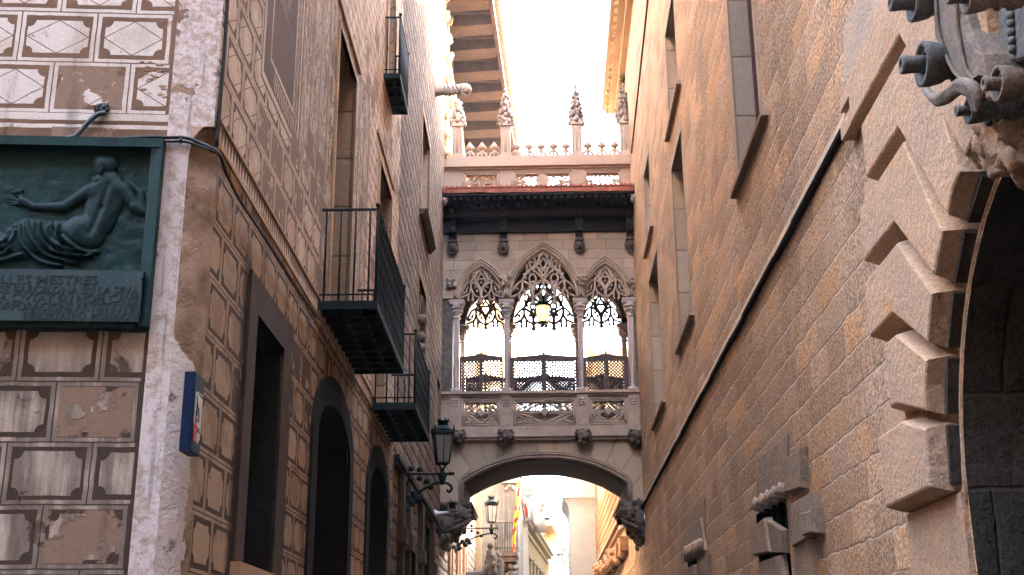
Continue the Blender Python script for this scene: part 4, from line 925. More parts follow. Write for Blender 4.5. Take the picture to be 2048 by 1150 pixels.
for s, px0, px1 in ((-1, 884, 945), (1, 1238, 1294)):
    u0, u1 = sorted((h(px0, 1003)[0], h(px1, 1003)[0]))
    mb = MB(); mb.fbox(BR, u0, u1, zsp - 0.07, zsp, -DEP, 0.10); mb.fbox(BR, u0 + .03, u1 - .03, zsp - 0.13, zsp - 0.07, -DEP, 0.05)
    for k in range(2): mb.ball(BR.p(u0 + (u1 - u0) * (0.3 + .4 * k), zsp + 0.03, .08), .035, 7, 5)
    cb = mb.build('impost', M['carved_dark'], br)
    mb = MB(); random.seed(11 + s); uo = -2.55 if s < 0 else 2.55; ui = u1 if s < 0 else u0     # grotesque corbel: crouching figure, tapering down into the wall
    for k in range(34):
        f = random.random(); wdt = (1 - f) ** 0.8
        mb.ball(BR.p(uo + (ui - uo) * wdt * random.uniform(0.25, 0.95), zsp - 0.16 - 0.85 * f, random.uniform(-0.25, 0.12) * (1 - .5 * f)), random.uniform(0.07, 0.15) * (1 - .35 * f), 7, 5, (1, 1, 1), True, 0.28)
    mb.rock(BR.p(uo + (ui - uo) * .6, zsp - .30, .12), .19, s + 5, (1.1, .9, 1)); mb.rock(BR.p(uo + (ui - uo) * .3, zsp - .5, .02), .24, s + 9, (1, 1, 1.2)); mb.rock(BR.p(uo + (ui - uo) * .45, zsp - .3, -.5), .3, s + 2, (1, 2.2, 1)); mb.ball(BR.p(uo + (ui - uo) * .55, zsp - .33, .26), .06, 7, 5)
    for e in (-.07, .07): mb.ball(BR.p(uo + (ui - uo) * .6 + e, zsp - .25, .25), .035, 6, 4)
    for k in range(3): mb.tube(smooth_path([BR.p(uo + (ui - uo) * .95, zsp - .2 - .12 * k, .05), BR.p(uo + (ui - uo) * .55, zsp - .35 - .14 * k, .2), BR.p(uo + (ui - uo) * .15, zsp - .3 - .2 * k, .12)], 4), .05, 6)
    for k in range(30): f = random.random(); mb.ball(BR.p(uo + (ui - uo) * (1 - f) * random.uniform(.3, .9), zsp - .16 - .8 * f, -random.uniform(.2, 2.7)), random.uniform(.1, .17) * (1 - .3 * f), 7, 5, (1, 1.5, 1), True, .28)
    mb.hexa([BR.p(uo, zsp - .75, -DEP), BR.p(uo + (ui - uo) * .08, zsp - .75, -DEP), BR.p(uo + (ui - uo) * .08, zsp - .75, -.1), BR.p(uo, zsp - .75, -.1), BR.p(uo, zsp - .13, -DEP), BR.p(uo + (ui - uo) * .8, zsp - .13, -DEP), BR.p(uo + (ui - uo) * .8, zsp - .13, -.1), BR.p(uo, zsp - .13, -.1)])
    mb.build('grotesque_corbel', M['carved_dark'], cb)
# --- ledge under the balustrade
mb = MB(); mb.fbox(BR, XL, XR, z_led, z_led + 0.07, -DEP, 0.13); mb.fbox(BR, XL, XR, z_led + 0.07, z_led2, -DEP, 0.20)
mb.build('ledge', M['carved'], br)
for i, px in enumerate((916, 1012, 1166, 1272)):
    mb = MB(); random.seed(30 + i); u0, zc = h(px, 876)
    mb.rock(BR.p(u0, zc, .24), .17, i + 3, (1, 1, .95))
    for k in range(22):
        a = random.uniform(0, 6.28); mb.ball(BR.p(u0 + .17 * math.cos(a), zc + .13 * math.sin(a) - .02, .2 + random.uniform(-.05, .12)), random.uniform(.035, .07), 6, 5, (1, 1, 1), True, .25)
    for s in (-1, 1): mb.tube(smooth_path([BR.p(u0 + s * .05, zc + .1, .3), BR.p(u0 + s * .14, zc + .16, .26), BR.p(u0 + s * .19, zc + .06, .2)], 4), .03, 5)
    mb.ball(BR.p(u0, zc - .04, .40), .05, 7, 5)
    mb.build('ledge_grotesque', M['carved_dark'], br)
# --- balustrade
ops = [(929, 994.6), (1032, 1146), (1183.6, 1249)]
zo0, zo1 = ZZp(846), ZZp(804)
hu = [(h(a, 825)[0], h(b, 825)[0]) for a, b in ops]
for W, nm in ((BR, 'balustrade'), (BK, 'rear_balustrade')):
    s = 1 if W is BR else -1
    mb = MB(); edges = [XL] + [x for ab in hu for x in ab] + [XR]
    d0, d1 = (-0.22, 0.06) if s > 0 else (-0.06, 0.22)
    for i in range(0, len(edges), 2): mb.fbox(W, edges[i], edges[i + 1], z_led2 + .001, z_r0, d0, d1)
    for a, b in hu: mb.fbox(W, a, b, z_led2 + .001, zo0, d0, d1); mb.fbox(W, a, b, zo1, z_r0, d0, d1)
    if s > 0:
        for px in (911, 1012, 1165, 1268): u0 = h(px, 825)[0]; mb.fbox(W, u0 - .135, u0 + .135, z_led2 + .002, z_r0 - .001, d1, d1 + .07); mb.fbox(W, u0 - .10, u0 - .03, z_led2 + .2, z_r0 - .33, d1 + .07, d1 + .085); mb.fbox(W, u0 + .03, u0 + .10, z_led2 + .2, z_r0 - .33, d1 + .07, d1 + .085)
    bs = mb.build(nm, M['carved'], br)
    mb = MB(); mb.fbox(W, XL, XR, z_r0, z_r0 + .05, d0 - .03, d1 + .07); mb.fbox(W, XL, XR, z_r0 + .05, z_r1, d0 - .06, d1 + .13)
    mb.build('balustrade_rail', M['carved'], bs)
    mb = MB()
    for a, b in hu:
        c = (a + b) / 2; hw = (b - a) / 2; zc = (zo0 + zo1) / 2; hh = (zo1 - zo0) / 2; dm = (d0 + d1) / 2 + .05
        P = lambda x, y: W.p(c + x * hw, zc + y * hh, dm)
        for sx in (-1, 1):
            for sy in (-1, 1):
                mb.tube(smooth_path([P(sx, 0.02 * sy), P(sx * .6, .28 * sy), P(sx * .3, .7 * sy), P(0, .98 * sy)], 4), .028, 6)
                mb.tube(smooth_path([P(sx, 0.04 * sy), P(sx * .75, .5 * sy), P(sx * .35, .93 * sy)], 4), .026, 6)
                mb.tube(smooth_path([P(sx * .98, .95 * sy), P(sx * .72, .72 * sy), P(sx * .5, .18 * sy), P(sx * .3, .02 * sy)], 4), .024, 6)
                mb.tube(smooth_path([P(sx * .55, .98 * sy), P(sx * .5, .6 * sy), P(sx * .62, .3 * sy)], 4), .02, 6)
        for sx in (-1, 1): mb.tube([P(sx, 0), P(sx * .3, 0)], .026, 6)
        dmd = [(W.p(c, zc - hh * .55, dm + .05)), (W.p(c + hh * .5, zc, dm + .05)), W.p(c, zc + hh * .55, dm + .05), W.p(c - hh * .5, zc, dm + .05)]
        mb.prism(dmd, [W.p(c, zc - hh * .35, dm + .11), W.p(c + hh * .32, zc, dm + .11), W.p(c, zc + hh * .35, dm + .11), W.p(c - hh * .32, zc, dm + .11)])
        for fr in (0.0, .05):
            for (p, q) in (((a - fr, zo0 - fr), (b + fr, zo0 - fr)), ((a - fr, zo1 + fr), (b + fr, zo1 + fr)), ((a - fr, zo0 - fr), (a - fr, zo1 + fr)), ((b + fr, zo0 - fr), (b + fr, zo1 + fr))): mb.tube([W.p(*p, d1), W.p(*q, d1)], .018, 6)
    mb.build('balustrade_tracery', M['carved'], bs)
    if s > 0:
        mb = MB()
        for px in (911, 1012, 1165, 1268):
            u0 = h(px, 825)[0]
            for k in range(9): mb.ball(W.p(u0 + .06 * ((k % 3) - 1), z_r0 - .10 - .07 * (k // 3), d1 + .075), .036, 6, 4, (1, .6, 1), True, .2)
        mb.build('post_foliage', M['carved'], bs)
# --- floor and ceiling of the passage
mb = MB(); mb.box(XL, XR, D + .3, D + DEP - .3, z_led + .1, z_led + .2); mb.build('passage_floor', M['carved_dark'], br)
mb = MB(); mb.box(XL, XR, D + .02, D + DEP - .02, z_top + .02, z_top + .2)
for k in range(9): x = XL + (XR - XL) * (k + .5) / 9; mb.box(x - .06, x + .06, D + .4, D + DEP - .4, z_top - .14, z_top + .02)
mb.build('passage_ceiling', M['wood'], br)
# --- arcade: columns, pointed arches, tracery (front and rear)
cols = [912.3, 1013.4, 1162.4, 1263.6]
arcs = [(919.3, 1004.4, 531), (1022, 1153, 497.5), (1169, 1255, 526)]
spr = ZZp(594)
def pointed(a, b, za, n=10):
    c = (a + b) / 2; wv = (b - a) / 2; hh = za - spr; R = (hh * hh + wv * wv) / (2 * wv); out = []
    amax = math.asin(min(1, hh / R))
    for i in range(n + 1): t = amax * i / n; out.append((a + R - R * math.cos(t), spr + R * math.sin(t)))
    return out + [(a + b - x, z) for x, z in out[-2::-1]]
A = [pointed(h(a, 594)[0], h(b, 594)[0], h((a + b) / 2, ya)[1]) for a, b, ya in arcs]
def arcade(W, s, nm):
    e = part_empty(nm, br)
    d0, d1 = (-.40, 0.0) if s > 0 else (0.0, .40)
    us, low = [XL], [spr]
    for ar in A:
        us += [ar[0][0] - 1e-4] + [p[0] for p in ar] + [ar[-1][0] + 1e-4]; low += [spr] + [p[1] for p in ar] + [spr]
    us.append(XR); low.append(spr)
    mb = MB(); profile_wall(mb, W, z_top + .7, us, low, d1, d0); mb.build('arcade_wall', M['bridge'] if s > 0 else M['carved_dark'], e, recalc=False)  # rear copy is darker: the passage's shade is put into its stone
    mb = MB(); df = d1 if s > 0 else d0
    for ar in A:
        cx = (ar[0][0] + ar[-1][0]) / 2
        for off, rad, dd in ((.015, .028, -.03 * s), (.075, .035, .012 * s), (.135, .030, .035 * s)):
            n = len(ar); pts = []
            for i, p in enumerate(ar):
                a = np.array(ar[max(0, i - 1)]); b = np.array(ar[min(n - 1, i + 1)]); tn = (b - a) / np.linalg.norm(b - a)
                q = np.array(p) + np.array([-tn[1], tn[0]]) * off
                if i == n // 2: q = np.array([cx, p[1] + off * 1.35])
                pts.append(W.p(q[0], q[1], df + dd))
            mb.tube(pts, rad, 6)
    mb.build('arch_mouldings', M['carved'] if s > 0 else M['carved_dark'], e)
    dm = (d0 + d1) / 2 + .08 * s
    mb = MB(); mt = MB()
    for k, ar in enumerate(A):
        a, b = ar[0][0], ar[-1][0]; c = (a + b) / 2; hw = (b - a) / 2; hh = ar[len(ar) // 2][1] - spr
        P = lambda x, y: W.p(c + x * hw, spr + y * hh, dm)
        r = (.030 if k != 1 else .034) * (1.0 if s > 0 else 1.25)
        def tr(pts, rr=1.0):
            for m in (1, -1): mb.tube(smooth_path([P(m * x, y) for x, y in pts], 5), r * rr, 6)
        def cusp(pts):
            for m in (1, -1):
                for x, y in pts: mb.ball(P(m * x, y), r * 1.25, 6, 4)
        if k != 1:
            mb.tube([P(0, -.06), P(0, .22)], r * 1.3, 6); mb.ball(P(0, -.08), .065, 8, 5)
            tr([(0, .15), (-.10, .33), (-.28, .46), (-.5, .55)]); tr([(0, .22), (-.05, .36), (-.20, .52), (-.15, .66), (0, .80)], .9); tr([(0, .30), (-.12, .40), (-.30, .55), (-.26, .70), (-.06, .93)])
            tr([(-.5, .55), (-.34, .68), (-.2, .84)]); tr([(-.5, .55), (-.72, .46), (-.96, .16)], .9)
            tr([(-.5, .55), (-.49, .34), (-.60, .16), (-.97, .04)]); tr([(-.49, .36), (-.36, .16), (-.04, .02)]); tr([(-.62, .40), (-.72, .22), (-.9, .14)], .7)
            tr([(-.58, .14), (-.62, .04), (-.60, -.02)], .9); tr([(-.4, .14), (-.38, .04), (-.40, -.02)], .9)
            cusp([(-.60, -.03), (-.40, -.03), (-.3, .36), (-.68, .30), (-.34, .79), (-.1, .62), (-.44, .70), (-.2, .25), (-.82, .2)])
            mb.tube([P(0, .8), P(0, .98)], r, 6)
            mb.ball(P(0, .62), .04, 6, 4); mb.ball(P(0, .5), .04, 6, 4)
        else:
            for m in (1, -1): mb.tube([P(m * .335, -.08), P(m * .335, .2)], r * 1.3, 6); mb.ball(P(m * .335, -.09), .075, 8, 5)
            tr([(-.335, .12), (-.42, .26), (-.55, .33), (-.66, .37)]); tr([(-.335, .12), (-.25, .26), (-.12, .33), (0, .38)])
            tr([(-.335, .2), (-.40, .32), (-.44, .43), (-.335, .5), (-.23, .43), (-.27, .32), (-.335, .2)], .85); 
            tr([(-.66, .37), (-.52, .5), (-.36, .62), (-.25, .72), (-.28, .86)]); tr([(0, .38), (-.16, .5), (-.34, .60), (-.5, .55), (-.66, .37)], .9)
            tr([(0, .44), (-.14, .60), (-.20, .72), (0, .98)]); tr([(-.1, .5), (-.02, .6), (-.09, .72), (0, .84)], .85)
            tr([(-.36, .6), (-.42, .72), (-.40, .78)], .9); tr([(-.34, .6), (-.22, .66), (-.12, .78), (-.14, .9)], .9); tr([(-.54, .5), (-.50, .64), (-.52, .70)], .9)
            tr([(-.66, .37), (-.65, .22), (-.76, .1), (-.98, .03)]); tr([(-.65, .24), (-.55, .1), (-.37, .02)]); tr([(-.66, .37), (-.8, .3), (-.95, .16)], .9); tr([(0, .38), (0, .24), (-.12, .1), (-.3, .02)])
            for x0 in (-.66, 0): tr([(x0 - .07, .1), (x0 - .09, .03), (x0 - .08, -.03)], .9); tr([(x0 + .07, .1), (x0 + .09, .03), (x0 + .08, -.03)], .9); cusp([(x0 - .08, -.04), (x0 + .08, -.04)])
            cusp([(-.335, .34), (-.46, .2), (-.22, .2), (-.55, .42), (-.1, .62), (-.28, .55), (-.43, .52), (-.6, .5), (-.8, .2), (-.33, .75)])
            mb.tube([P(0, .88), P(0, 1.0)], r, 6)
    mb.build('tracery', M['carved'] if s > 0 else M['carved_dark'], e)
    for px in cols:
        u0 = h(px, 700)[0]; c = W.p(u0, z_r1, (d0 + d1) / 2 + .05 * s)
        mb = MB(); hgt = z_cap - z_r1; sh = hgt - .50
        mb.lathe([(.085, .14), (.075, .16), (.075, .14 + sh)], c, n=8, smooth=False, ref=(1, 0, 0), rot=.39)
        for k in range(4): a = k * math.pi / 2 + .78; mb.tube([(c[0] + .075 * math.cos(a), c[1] + .075 * math.sin(a), c[2] + .14), (c[0] + .075 * math.cos(a), c[1] + .075 * math.sin(a), c[2] + .14 + sh)], .018, 6)
        col = mb.build('column', M['shaft'], e)
        mb = MB(); mb.box(c[0] - .135, c[0] + .135, c[1] - .135, c[1] + .135, c[2], c[2] + .06); mb.lathe([(.13, .06), (.135, .09), (.11, .11), (.115, .13), (.085, .15)], c, n=14)
        for a, b in ((-1, -1), (1, -1)): mb.ball((c[0] + a * .12, c[1] + b * .11, c[2] + .085), .035, 7, 5)
        mb.build('column_base', M['shaft'], col)
        zc = c[2] + hgt
        mb = MB(); mb.box(c[0] - .20, c[0] + .20, c[1] - .17, c[1] + .17, zc - .06, zc); mb.box(c[0] - .18, c[0] + .18, c[1] - .155, c[1] + .155, zc - .11, zc - .06)
        mb.lathe([(.09, -.50), (.115, -.47), (.09, -.44), (.085, -.39), (.12, -.355), (.115, -.34), (.12, -.25), (.15, -.17), (.165, -.11)], (c[0], c[1], zc), n=12)
        for k in range(14):
            a = k * math.tau / 14
            mb.ball((c[0] + .145 * math.cos(a), c[1] + .145 * math.sin(a), zc - .20), .036, 6, 4, (1, 1, 1.2), True, .2); mb.ball((c[0] + .128 * math.cos(a + .2), c[1] + .128 * math.sin(a + .2), zc - .30), .032, 6, 4, (1, 1, 1.2), True, .2)
        mb.build('capital', M['shaft'], col)
    if s > 0:
        random.seed(5)
        for px, py in ((905, 566), (1011, 562), (1163, 562), (1263, 566)):
            u0, zc = h(px, py); mb = MB()
            for k in range(20): mb.ball(W.p(u0 + random.uniform(-.11, .11), zc + random.uniform(-.14, .14), .05 + random.uniform(-.02, .09)), random.uniform(.03, .06), 6, 5, (1, 1, 1), True, .3)
            mb.build('spandrel_beast', M['carved'], e)
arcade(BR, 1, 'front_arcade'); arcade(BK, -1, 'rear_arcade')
for a, b in ((XL, h(904, 700)[0]), (h(1271.5, 700)[0], XR)):
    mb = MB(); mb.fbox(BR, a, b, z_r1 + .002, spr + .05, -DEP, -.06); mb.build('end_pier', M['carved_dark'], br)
# --- lattice screens
def screen(W, s, px0, px1, pan, zb):
    u0, u1 = h(px0, 745)[0], h(px1, 745)[0]; zt = h(px1, 710)[1]; dm = (-.20 if s > 0 else .20)
    cxx = (u0 + u1) / 2
    mb = MB()
    def bx(a, b, c, d, w=.03): mb.fbox(W, a, b, c, d, dm - w, dm + w)
    ps = [(h(a, 745)[0], h(b, 745)[0]) for a, b in pan]
    bx(u0, ps[0][0], zb, zt); bx(ps[0][1], ps[1][0], zb, zt, .042); bx(ps[1][1], u1, zb, zt); 
    zp0, zp1 = zb + .05, zt - .10
    for a, b in ps: bx(a, b, zb, zp0); bx(a, b, zp1, zt)
    mb.prism([W.p(u0, zt, dm - .04), W.p(u1, zt, dm - .04), W.p(cxx, zt + .075, dm - .04)], [W.p(u0, zt, dm + .04), W.p(u1, zt, dm + .04), W.p(cxx, zt + .075, dm + .04)])
    fr = mb.build('lattice_screen', M['redwood'], br)
    mb = MB(); mb.fbox(W, cxx - .14, cxx + .14, zt + .05, zt + .085, dm - .03, dm + .03); mb.lathe([(.03, 0), (.035, .03), (.012, .05), (.02, .075), (.004, .13)], W.p(cxx, zt + .085, dm), n=7); mb.build('screen_finial', M['redwood'], fr)
    mb = MB(); sp = .088
    for a, b in ps:
        wv, hv = b - a, zp1 - zp0
        k = -int(hv / sp) - 1
        while k * sp < wv:
            for dr in (1, -1):
                x0 = k * sp; t0 = max(0, -x0); t1 = min(hv, wv - x0)
                if t1 - t0 > .03:
                    f = (lambda x: a + x) if dr > 0 else (lambda x: b - x)
                    mb.tube([W.p(f(x0 + t0), zp0 + t0, dm + .004 * dr), W.p(f(x0 + t1), zp0 + t1, dm + .004 * dr)], .0205, 4, cap=False, smooth=False, rot=0.785)
            k += 1
    mb.build('lattice', M['lattice'], fr)
for W, s in ((BR, 1), (BK, -1)):
    for px0, px1, pan in ((918, 1006, ((922, 958), (965, 1002.5))), (1020, 1156, ((1028, 1083), (1093, 1151.5))), (1168.5, 1258.5, ((1174, 1209), (1219, 1249)))): screen(W, s, px0, px1, pan, z_r1 + .005)
# --- canopy: dark timber frieze, brackets, red tiled edge
OV = 1.25
xe0, ze = h(880, 388, OV)[0], BR.hit(1078, 386, OV)[1]; xe1 = h(1276, 380, OV)[0]
mb = MB()
mb.fbox(BR, XL, XR, z_top, ze + .05, 0.0, .10)
mb.fbox(BR, XL, XR, ze - .32, ze - .10, .10, .42); mb.fbox(BR, XL, XR, ze - .10, ze - .02, .10, .62)
mb.fbox(BR, xe0 + .02, xe1 - .02, ze - .02, ze + .04, .1, OV - .04)
for k in range(30): x = XL + (XR - XL) * (k + .5) / 30; mb.fbox(BR, x - .045, x + .045, ze - .10, ze - .021, .62, OV - .12)
cn = mb.build('canopy', M['wood'], br)
mb = MB(); mb.fbox(BR, XL + .3, XR - .3, ze - .27, ze - .15, .42, .428)
for k in range(70): mb.ball(BR.p(XL + .2 + (XR - XL - .4) * k / 69, ze - .325, .41), .016, 5, 4)
mb.build('painted_frieze', M['wood_gold'], cn)
for px in (905, 1006.5, 1158.5, 1261):
    u0 = h(px, 470, .3)[0]; wv = .095
    mb = MB(); zb = ZZp(482); 
    mb.fpoly(BR, [(u0 - wv, zb), (u0 + wv, zb), (u0 + wv, ze - .32), (u0 - wv, ze - .32)], 0.0, .22); mb.fbox(BR, u0 - wv, u0 + wv, ze - .72, ze - .32, .22, .40); mb.fbox(BR, u0 - wv - .02, u0 + wv + .02, ze - .35, ze - .07, .40, .56)
    mb.fbox(BR, u0 - wv - .01, u0 + wv + .01, ze - .60, ze - .57, .40, .42)
    bk = mb.build('canopy_bracket', M['wood'], cn)
    mb = MB(); c = BR.p(u0, ze - .21, .56); mb.lathe([(.055, 0), (.055, .03), (.035, .05), (.0, .055)], c, (0, -1, 0), 12); mb.fbox(BR, u0 - .10, u0 + .10, ze - .31, ze - .29, .56, .568); mb.fbox(BR, u0 - .10, u0 + .10, ze - .13, ze - .11, .56, .568)
    for k in range(5): a = k * 1.1 + .3; mb.ball(BR.p(u0 + .05 * math.cos(a), ze - .66 + .035 * math.sin(a), .41), .02, 6, 4)
    mb.build('bracket_boss', M['surround'], bk)
    mb = MB(); random.seed(int(px)); zc = ZZp(494, .12)
    mb.ball(BR.p(u0, zc + .02, .14), .115, 9, 7, (1, 1, 1.15), True, .08); mb.ball(BR.p(u0, zc - .02, .27), .035, 6, 5)
    for k in range(12): a = k * .524; mb.ball(BR.p(u0 + .115 * math.cos(a), zc + .135 * math.sin(a), .12), .045, 6, 5, (1, 1, 1), True, .3)
    mb.fbox(BR, u0 - .11, u0 + .11, zc + .15, zb + .0, 0, .24)
    mb.build('corbel_head', M['carved_dark'], bk)
mb = MB(); n = 13
for k in range(n):
    x0 = xe0 + (xe1 - xe0) * k / n; x1 = xe0 + (xe1 - xe0) * (k + 1) / n; j = random.uniform(-.012, .012)
    mb.hexa([BR.p(x0 + .006, ze + .04 + j, OV - .1), BR.p(x1 - .006, ze + .04 + j, OV - .1), BR.p(x1 - .006, ze + .04 + j, OV), BR.p(x0 + .006, ze + .04 + j, OV), BR.p(x0 + .006, ze + .155 + j, OV - .1), BR.p(x1 - .006, ze + .155 + j, OV - .1), BR.p(x1 - .006, ze + .155 + j, OV + .012), BR.p(x0 + .006, ze + .155 + j, OV + .012)])
mb.build('tile_edge', M['tile'], cn)
mb = MB(); mb.fbox(BR, xe0, xe1, ze + .17, ze + .20, OV - .12, OV + .03)
n = 40
for k in range(n): x = xe0 + (xe1 - xe0) * (k + .5) / n; mb.tube([BR.p(x, ze + .19, OV + .01), BR.p(x, ze + .52, .12)], .055, 7)
mb.quad(BR.p(xe0, ze + .175, OV), BR.p(xe1, ze + .175, OV), BR.p(xe1, ze + .52, .1), BR.p(xe0, ze + .52, .1))
mb.build('canopy_tiles', M['tile'], cn)
for s, xx in ((-1, xe0 + .09), (1, xe1 - .09)):
    mb = MB(); mb.tube([BR.p(xx + s * (.075 - .075 * t / 14) * math.cos(t * .8) * -1, ze + .10 + (.075 - .075 * t / 14) * math.sin(t * .8), OV + .02) for t in range(14)], .018, 6); mb.build('end_scroll', M['tile'], cn)
    mb = MB(); c = BR.p(xx + s * .02, ze - .10, OV - .2); mb.ball(c, .13, 9, 6, (1, 1.1, .9), True, .1); mb.ball((c[0] - s * .03, c[1] - .14, c[2] - .02), .045, 7, 5); mb.ball((c[0] - s * .08, c[1] - .1, c[2] + .04), .035, 6, 4); mb.build('canopy_head', M['carved'], cn)
# --- upper parapet with pierced panels, cornice, cresting and pinnacles
zp0 = ze + .30; zc0 = ZZp(338); zc1 = ZZp(322); zc2 = ZZp(311)
po = [(931, 994.6, 349, 376), (1031, 1138.5, 345.5, 375), (1173, 1238.5, 343.5, 373)]
pu = [(h(a, 360)[0], h(b, 360)[0]) for a, b, _, _ in po]; pz0, pz1 = ZZp(376), ZZp(347)
mb = MB(); ed = [XL] + [x for ab in pu for x in ab] + [XR]
for i in range(0, len(ed), 2): mb.fbox(BR, ed[i], ed[i + 1], zp0, zc0, -.25, 0)
for a, b in pu: mb.fbox(BR, a, b, zp0, pz0, -.25, 0); mb.fbox(BR, a, b, pz1, zc0, -.25, 0)
up = mb.build('upper_parapet', M['pink'], br)
mb = MB()
for k, (a, b) in enumerate(pu):
    c = (a + b) / 2; hw = (b - a) / 2; zc = (pz0 + pz1) / 2; hh = (pz1 - pz0) / 2
    P = lambda x, y: BR.p(c + x * hw, zc + y * hh, -.10)
    g0 = .42 if k == 1 else .2
    for sx in (-1, 1):
        mb.tube(smooth_path([P(sx, 0), P(sx * .6, .3), P(sx * .3, .95)], 4), .026, 6); mb.tube(smooth_path([P(sx, 0), P(sx * .6, -.3), P(sx * .3, -.95)], 4), .026, 6)
        mb.tube(smooth_path([P(sx, 0.05), P(sx * .78, .6), P(sx * .5, .98)], 4), .024, 6); mb.tube(smooth_path([P(sx, -.05), P(sx * .78, -.6), P(sx * .5, -.98)], 4), .024, 6)
        mb.tube(smooth_path([P(sx, .95), P(sx * .85, .5), P(sx * .75, .25)], 4), .02, 6); mb.tube(smooth_path([P(sx, -.95), P(sx * .85, -.5), P(sx * .75, -.25)], 4), .02, 6)
        mb.tube([P(sx, 0), P(sx * g0, 0)], .024, 6)
        mb.tube(smooth_path([P(0, -.95), P(sx * .1, -.4), P(sx * .24, .3), P(sx * .14, .75), P(0, .95)], 4), .026, 6)
    for fr in (0.0, .045, .085):
        for (p, q) in (((a - fr, pz0 - fr), (b + fr, pz0 - fr)), ((a - fr, pz1 + fr), (b + fr, pz1 + fr)), ((a - fr, pz0 - fr), (a - fr, pz1 + fr)), ((b + fr, pz0 - fr), (b + fr, pz1 + fr))): mb.tube([BR.p(*p, .005), BR.p(*q, .005)], .015, 6)
mb.build('parapet_tracery', M['pink'], up)
c = (pu[1][0] + pu[1][1]) / 2; zc = (pz0 + pz1) / 2
mb = MB(); mb.fpoly(BR, [(c + .17 * math.cos(t) * (1 if math.sin(t) > 0 else 1 - .25 * math.sin(t) ** 2), zc + .19 * math.sin(t)) for t in np.linspace(0, 2 * math.pi, 17)[:-1]], -.12, .03); mb.build('parapet_shield', M['pink'], up)
mb = MB(); mb.fbox(BR, XL, XR, zc0, zc0 + .05, -.3, .06); mb.fbox(BR, XL, XR, zc0 + .05, zc1, -.3, .15); mb.fbox(BR, XL, XR, zc1, zc1 + .09, -.3, .13); mb.fbox(BR, XL, XR, zc1 + .09, zc2, -.3, .03)
mb.build('parapet_cornice', M['pink'], up)
pinx = [915, 1011.5, 1154, 1251]
mb = MB()
for px in (939, 963.5, 988, 1032, 1058, 1082, 1107, 1132, 1176, 1204, 1230):
    u0 = h(px, 300)[0]; zt = ZZp(283)
    P = lambda x, y: BR.p(u0 + x, zc2 + (zt - zc2) * y, -.10)
    mb.tube([P(0, 0), P(0, .7)], .038, 6)
    for s in (-1, 1):
        mb.tube(smooth_path([P(s * .155, 0), P(s * .11, .22), P(s * .04, .42), P(0, .52)], 4), .034, 6); mb.tube(smooth_path([P(s * .07, .3), P(s * .12, .30), P(s * .14, .36)], 3), .02, 5)
        mb.ball(P(s * .075, .74), .055, 7, 5)
    mb.lathe([(.05, -.1), (.10, -.03), (.085, .04), (.035, .12), (.002, .16)], P(0, .78), n=8)
mb.tube([BR.p(XL, zc2 + .01, -.1), BR.p(XR, zc2 + .01, -.1)], .03, 6)
mb.build('parapet_cresting', M['pink'], up)
for i, px in enumerate(pinx):
    u0, _ = h(px, 290); w2 = .135; zb = ZZp(312); zs = ZZp(250); zt = ZZp((196, 176, 172, 172)[i])
    mb = MB(); mb.fbox(BR, u0 - w2 - .02, u0 + w2 + .02, zb - .03, zb + .07, -.26, .06); mb.fbox(BR, u0 - w2, u0 + w2, zb + .07, zs, -.23, .04)
    for dx in (-.055, .055): mb.tube([BR.p(u0 + dx - .035, zb + .12, .045), BR.p(u0 + dx - .035, zs - .12, .045), BR.p(u0 + dx, zs - .05, .045), BR.p(u0 + dx + .035, zs - .12, .045), BR.p(u0 + dx + .035, zb + .12, .045)], .009, 5)
    for s in (1,):
        mb.prism([BR.p(u0 - w2 - .05, zs - .02, .03), BR.p(u0 + w2 + .05, zs - .02, .03), BR.p(u0, zs + .28, .03)], [BR.p(u0 - w2 - .05, zs - .02, .09), BR.p(u0 + w2 + .05, zs - .02, .09), BR.p(u0, zs + .28, .09)])
    pn = mb.build('pinnacle', M['pink'] if i < 2 else M['carved'], up)
    mb = MB(); hh = zt - zs; cx = BR.p(u0, zs, -.095)
    mb.lathe([(.15, -.05), (.13, hh * .25), (.085, hh * .6), (.05, hh * .85), (.025, hh * .95), (.055, hh * 1.0), (.05, hh * 1.03), (.012, hh * 1.08)], cx, n=8, smooth=False)
    random.seed(60 + i)
    for k in range(7):
        f = k / 7; r = .185 - .12 * f
        for a in range(8):
            an = a * math.pi / 4 + random.uniform(-.3, .3) + .39 * k; mb.ball((cx[0] + r * math.cos(an), cx[1] + r * math.sin(an), zs + .12 + hh * .84 * f + random.uniform(-.05, .05)), .066 - .030 * f, 6, 5, (1, 1, 1.3), True, .32)
    for dx in (-.17, .17):
        for k in range(3): mb.ball(BR.p(u0 + dx + random.uniform(-.02, .02), zs + .05 + .1 * k, .03), .045, 6, 5, (1, 1, 1), True, .3)
    mb.build('pinnacle_spire', M['pinnacle'], pn)
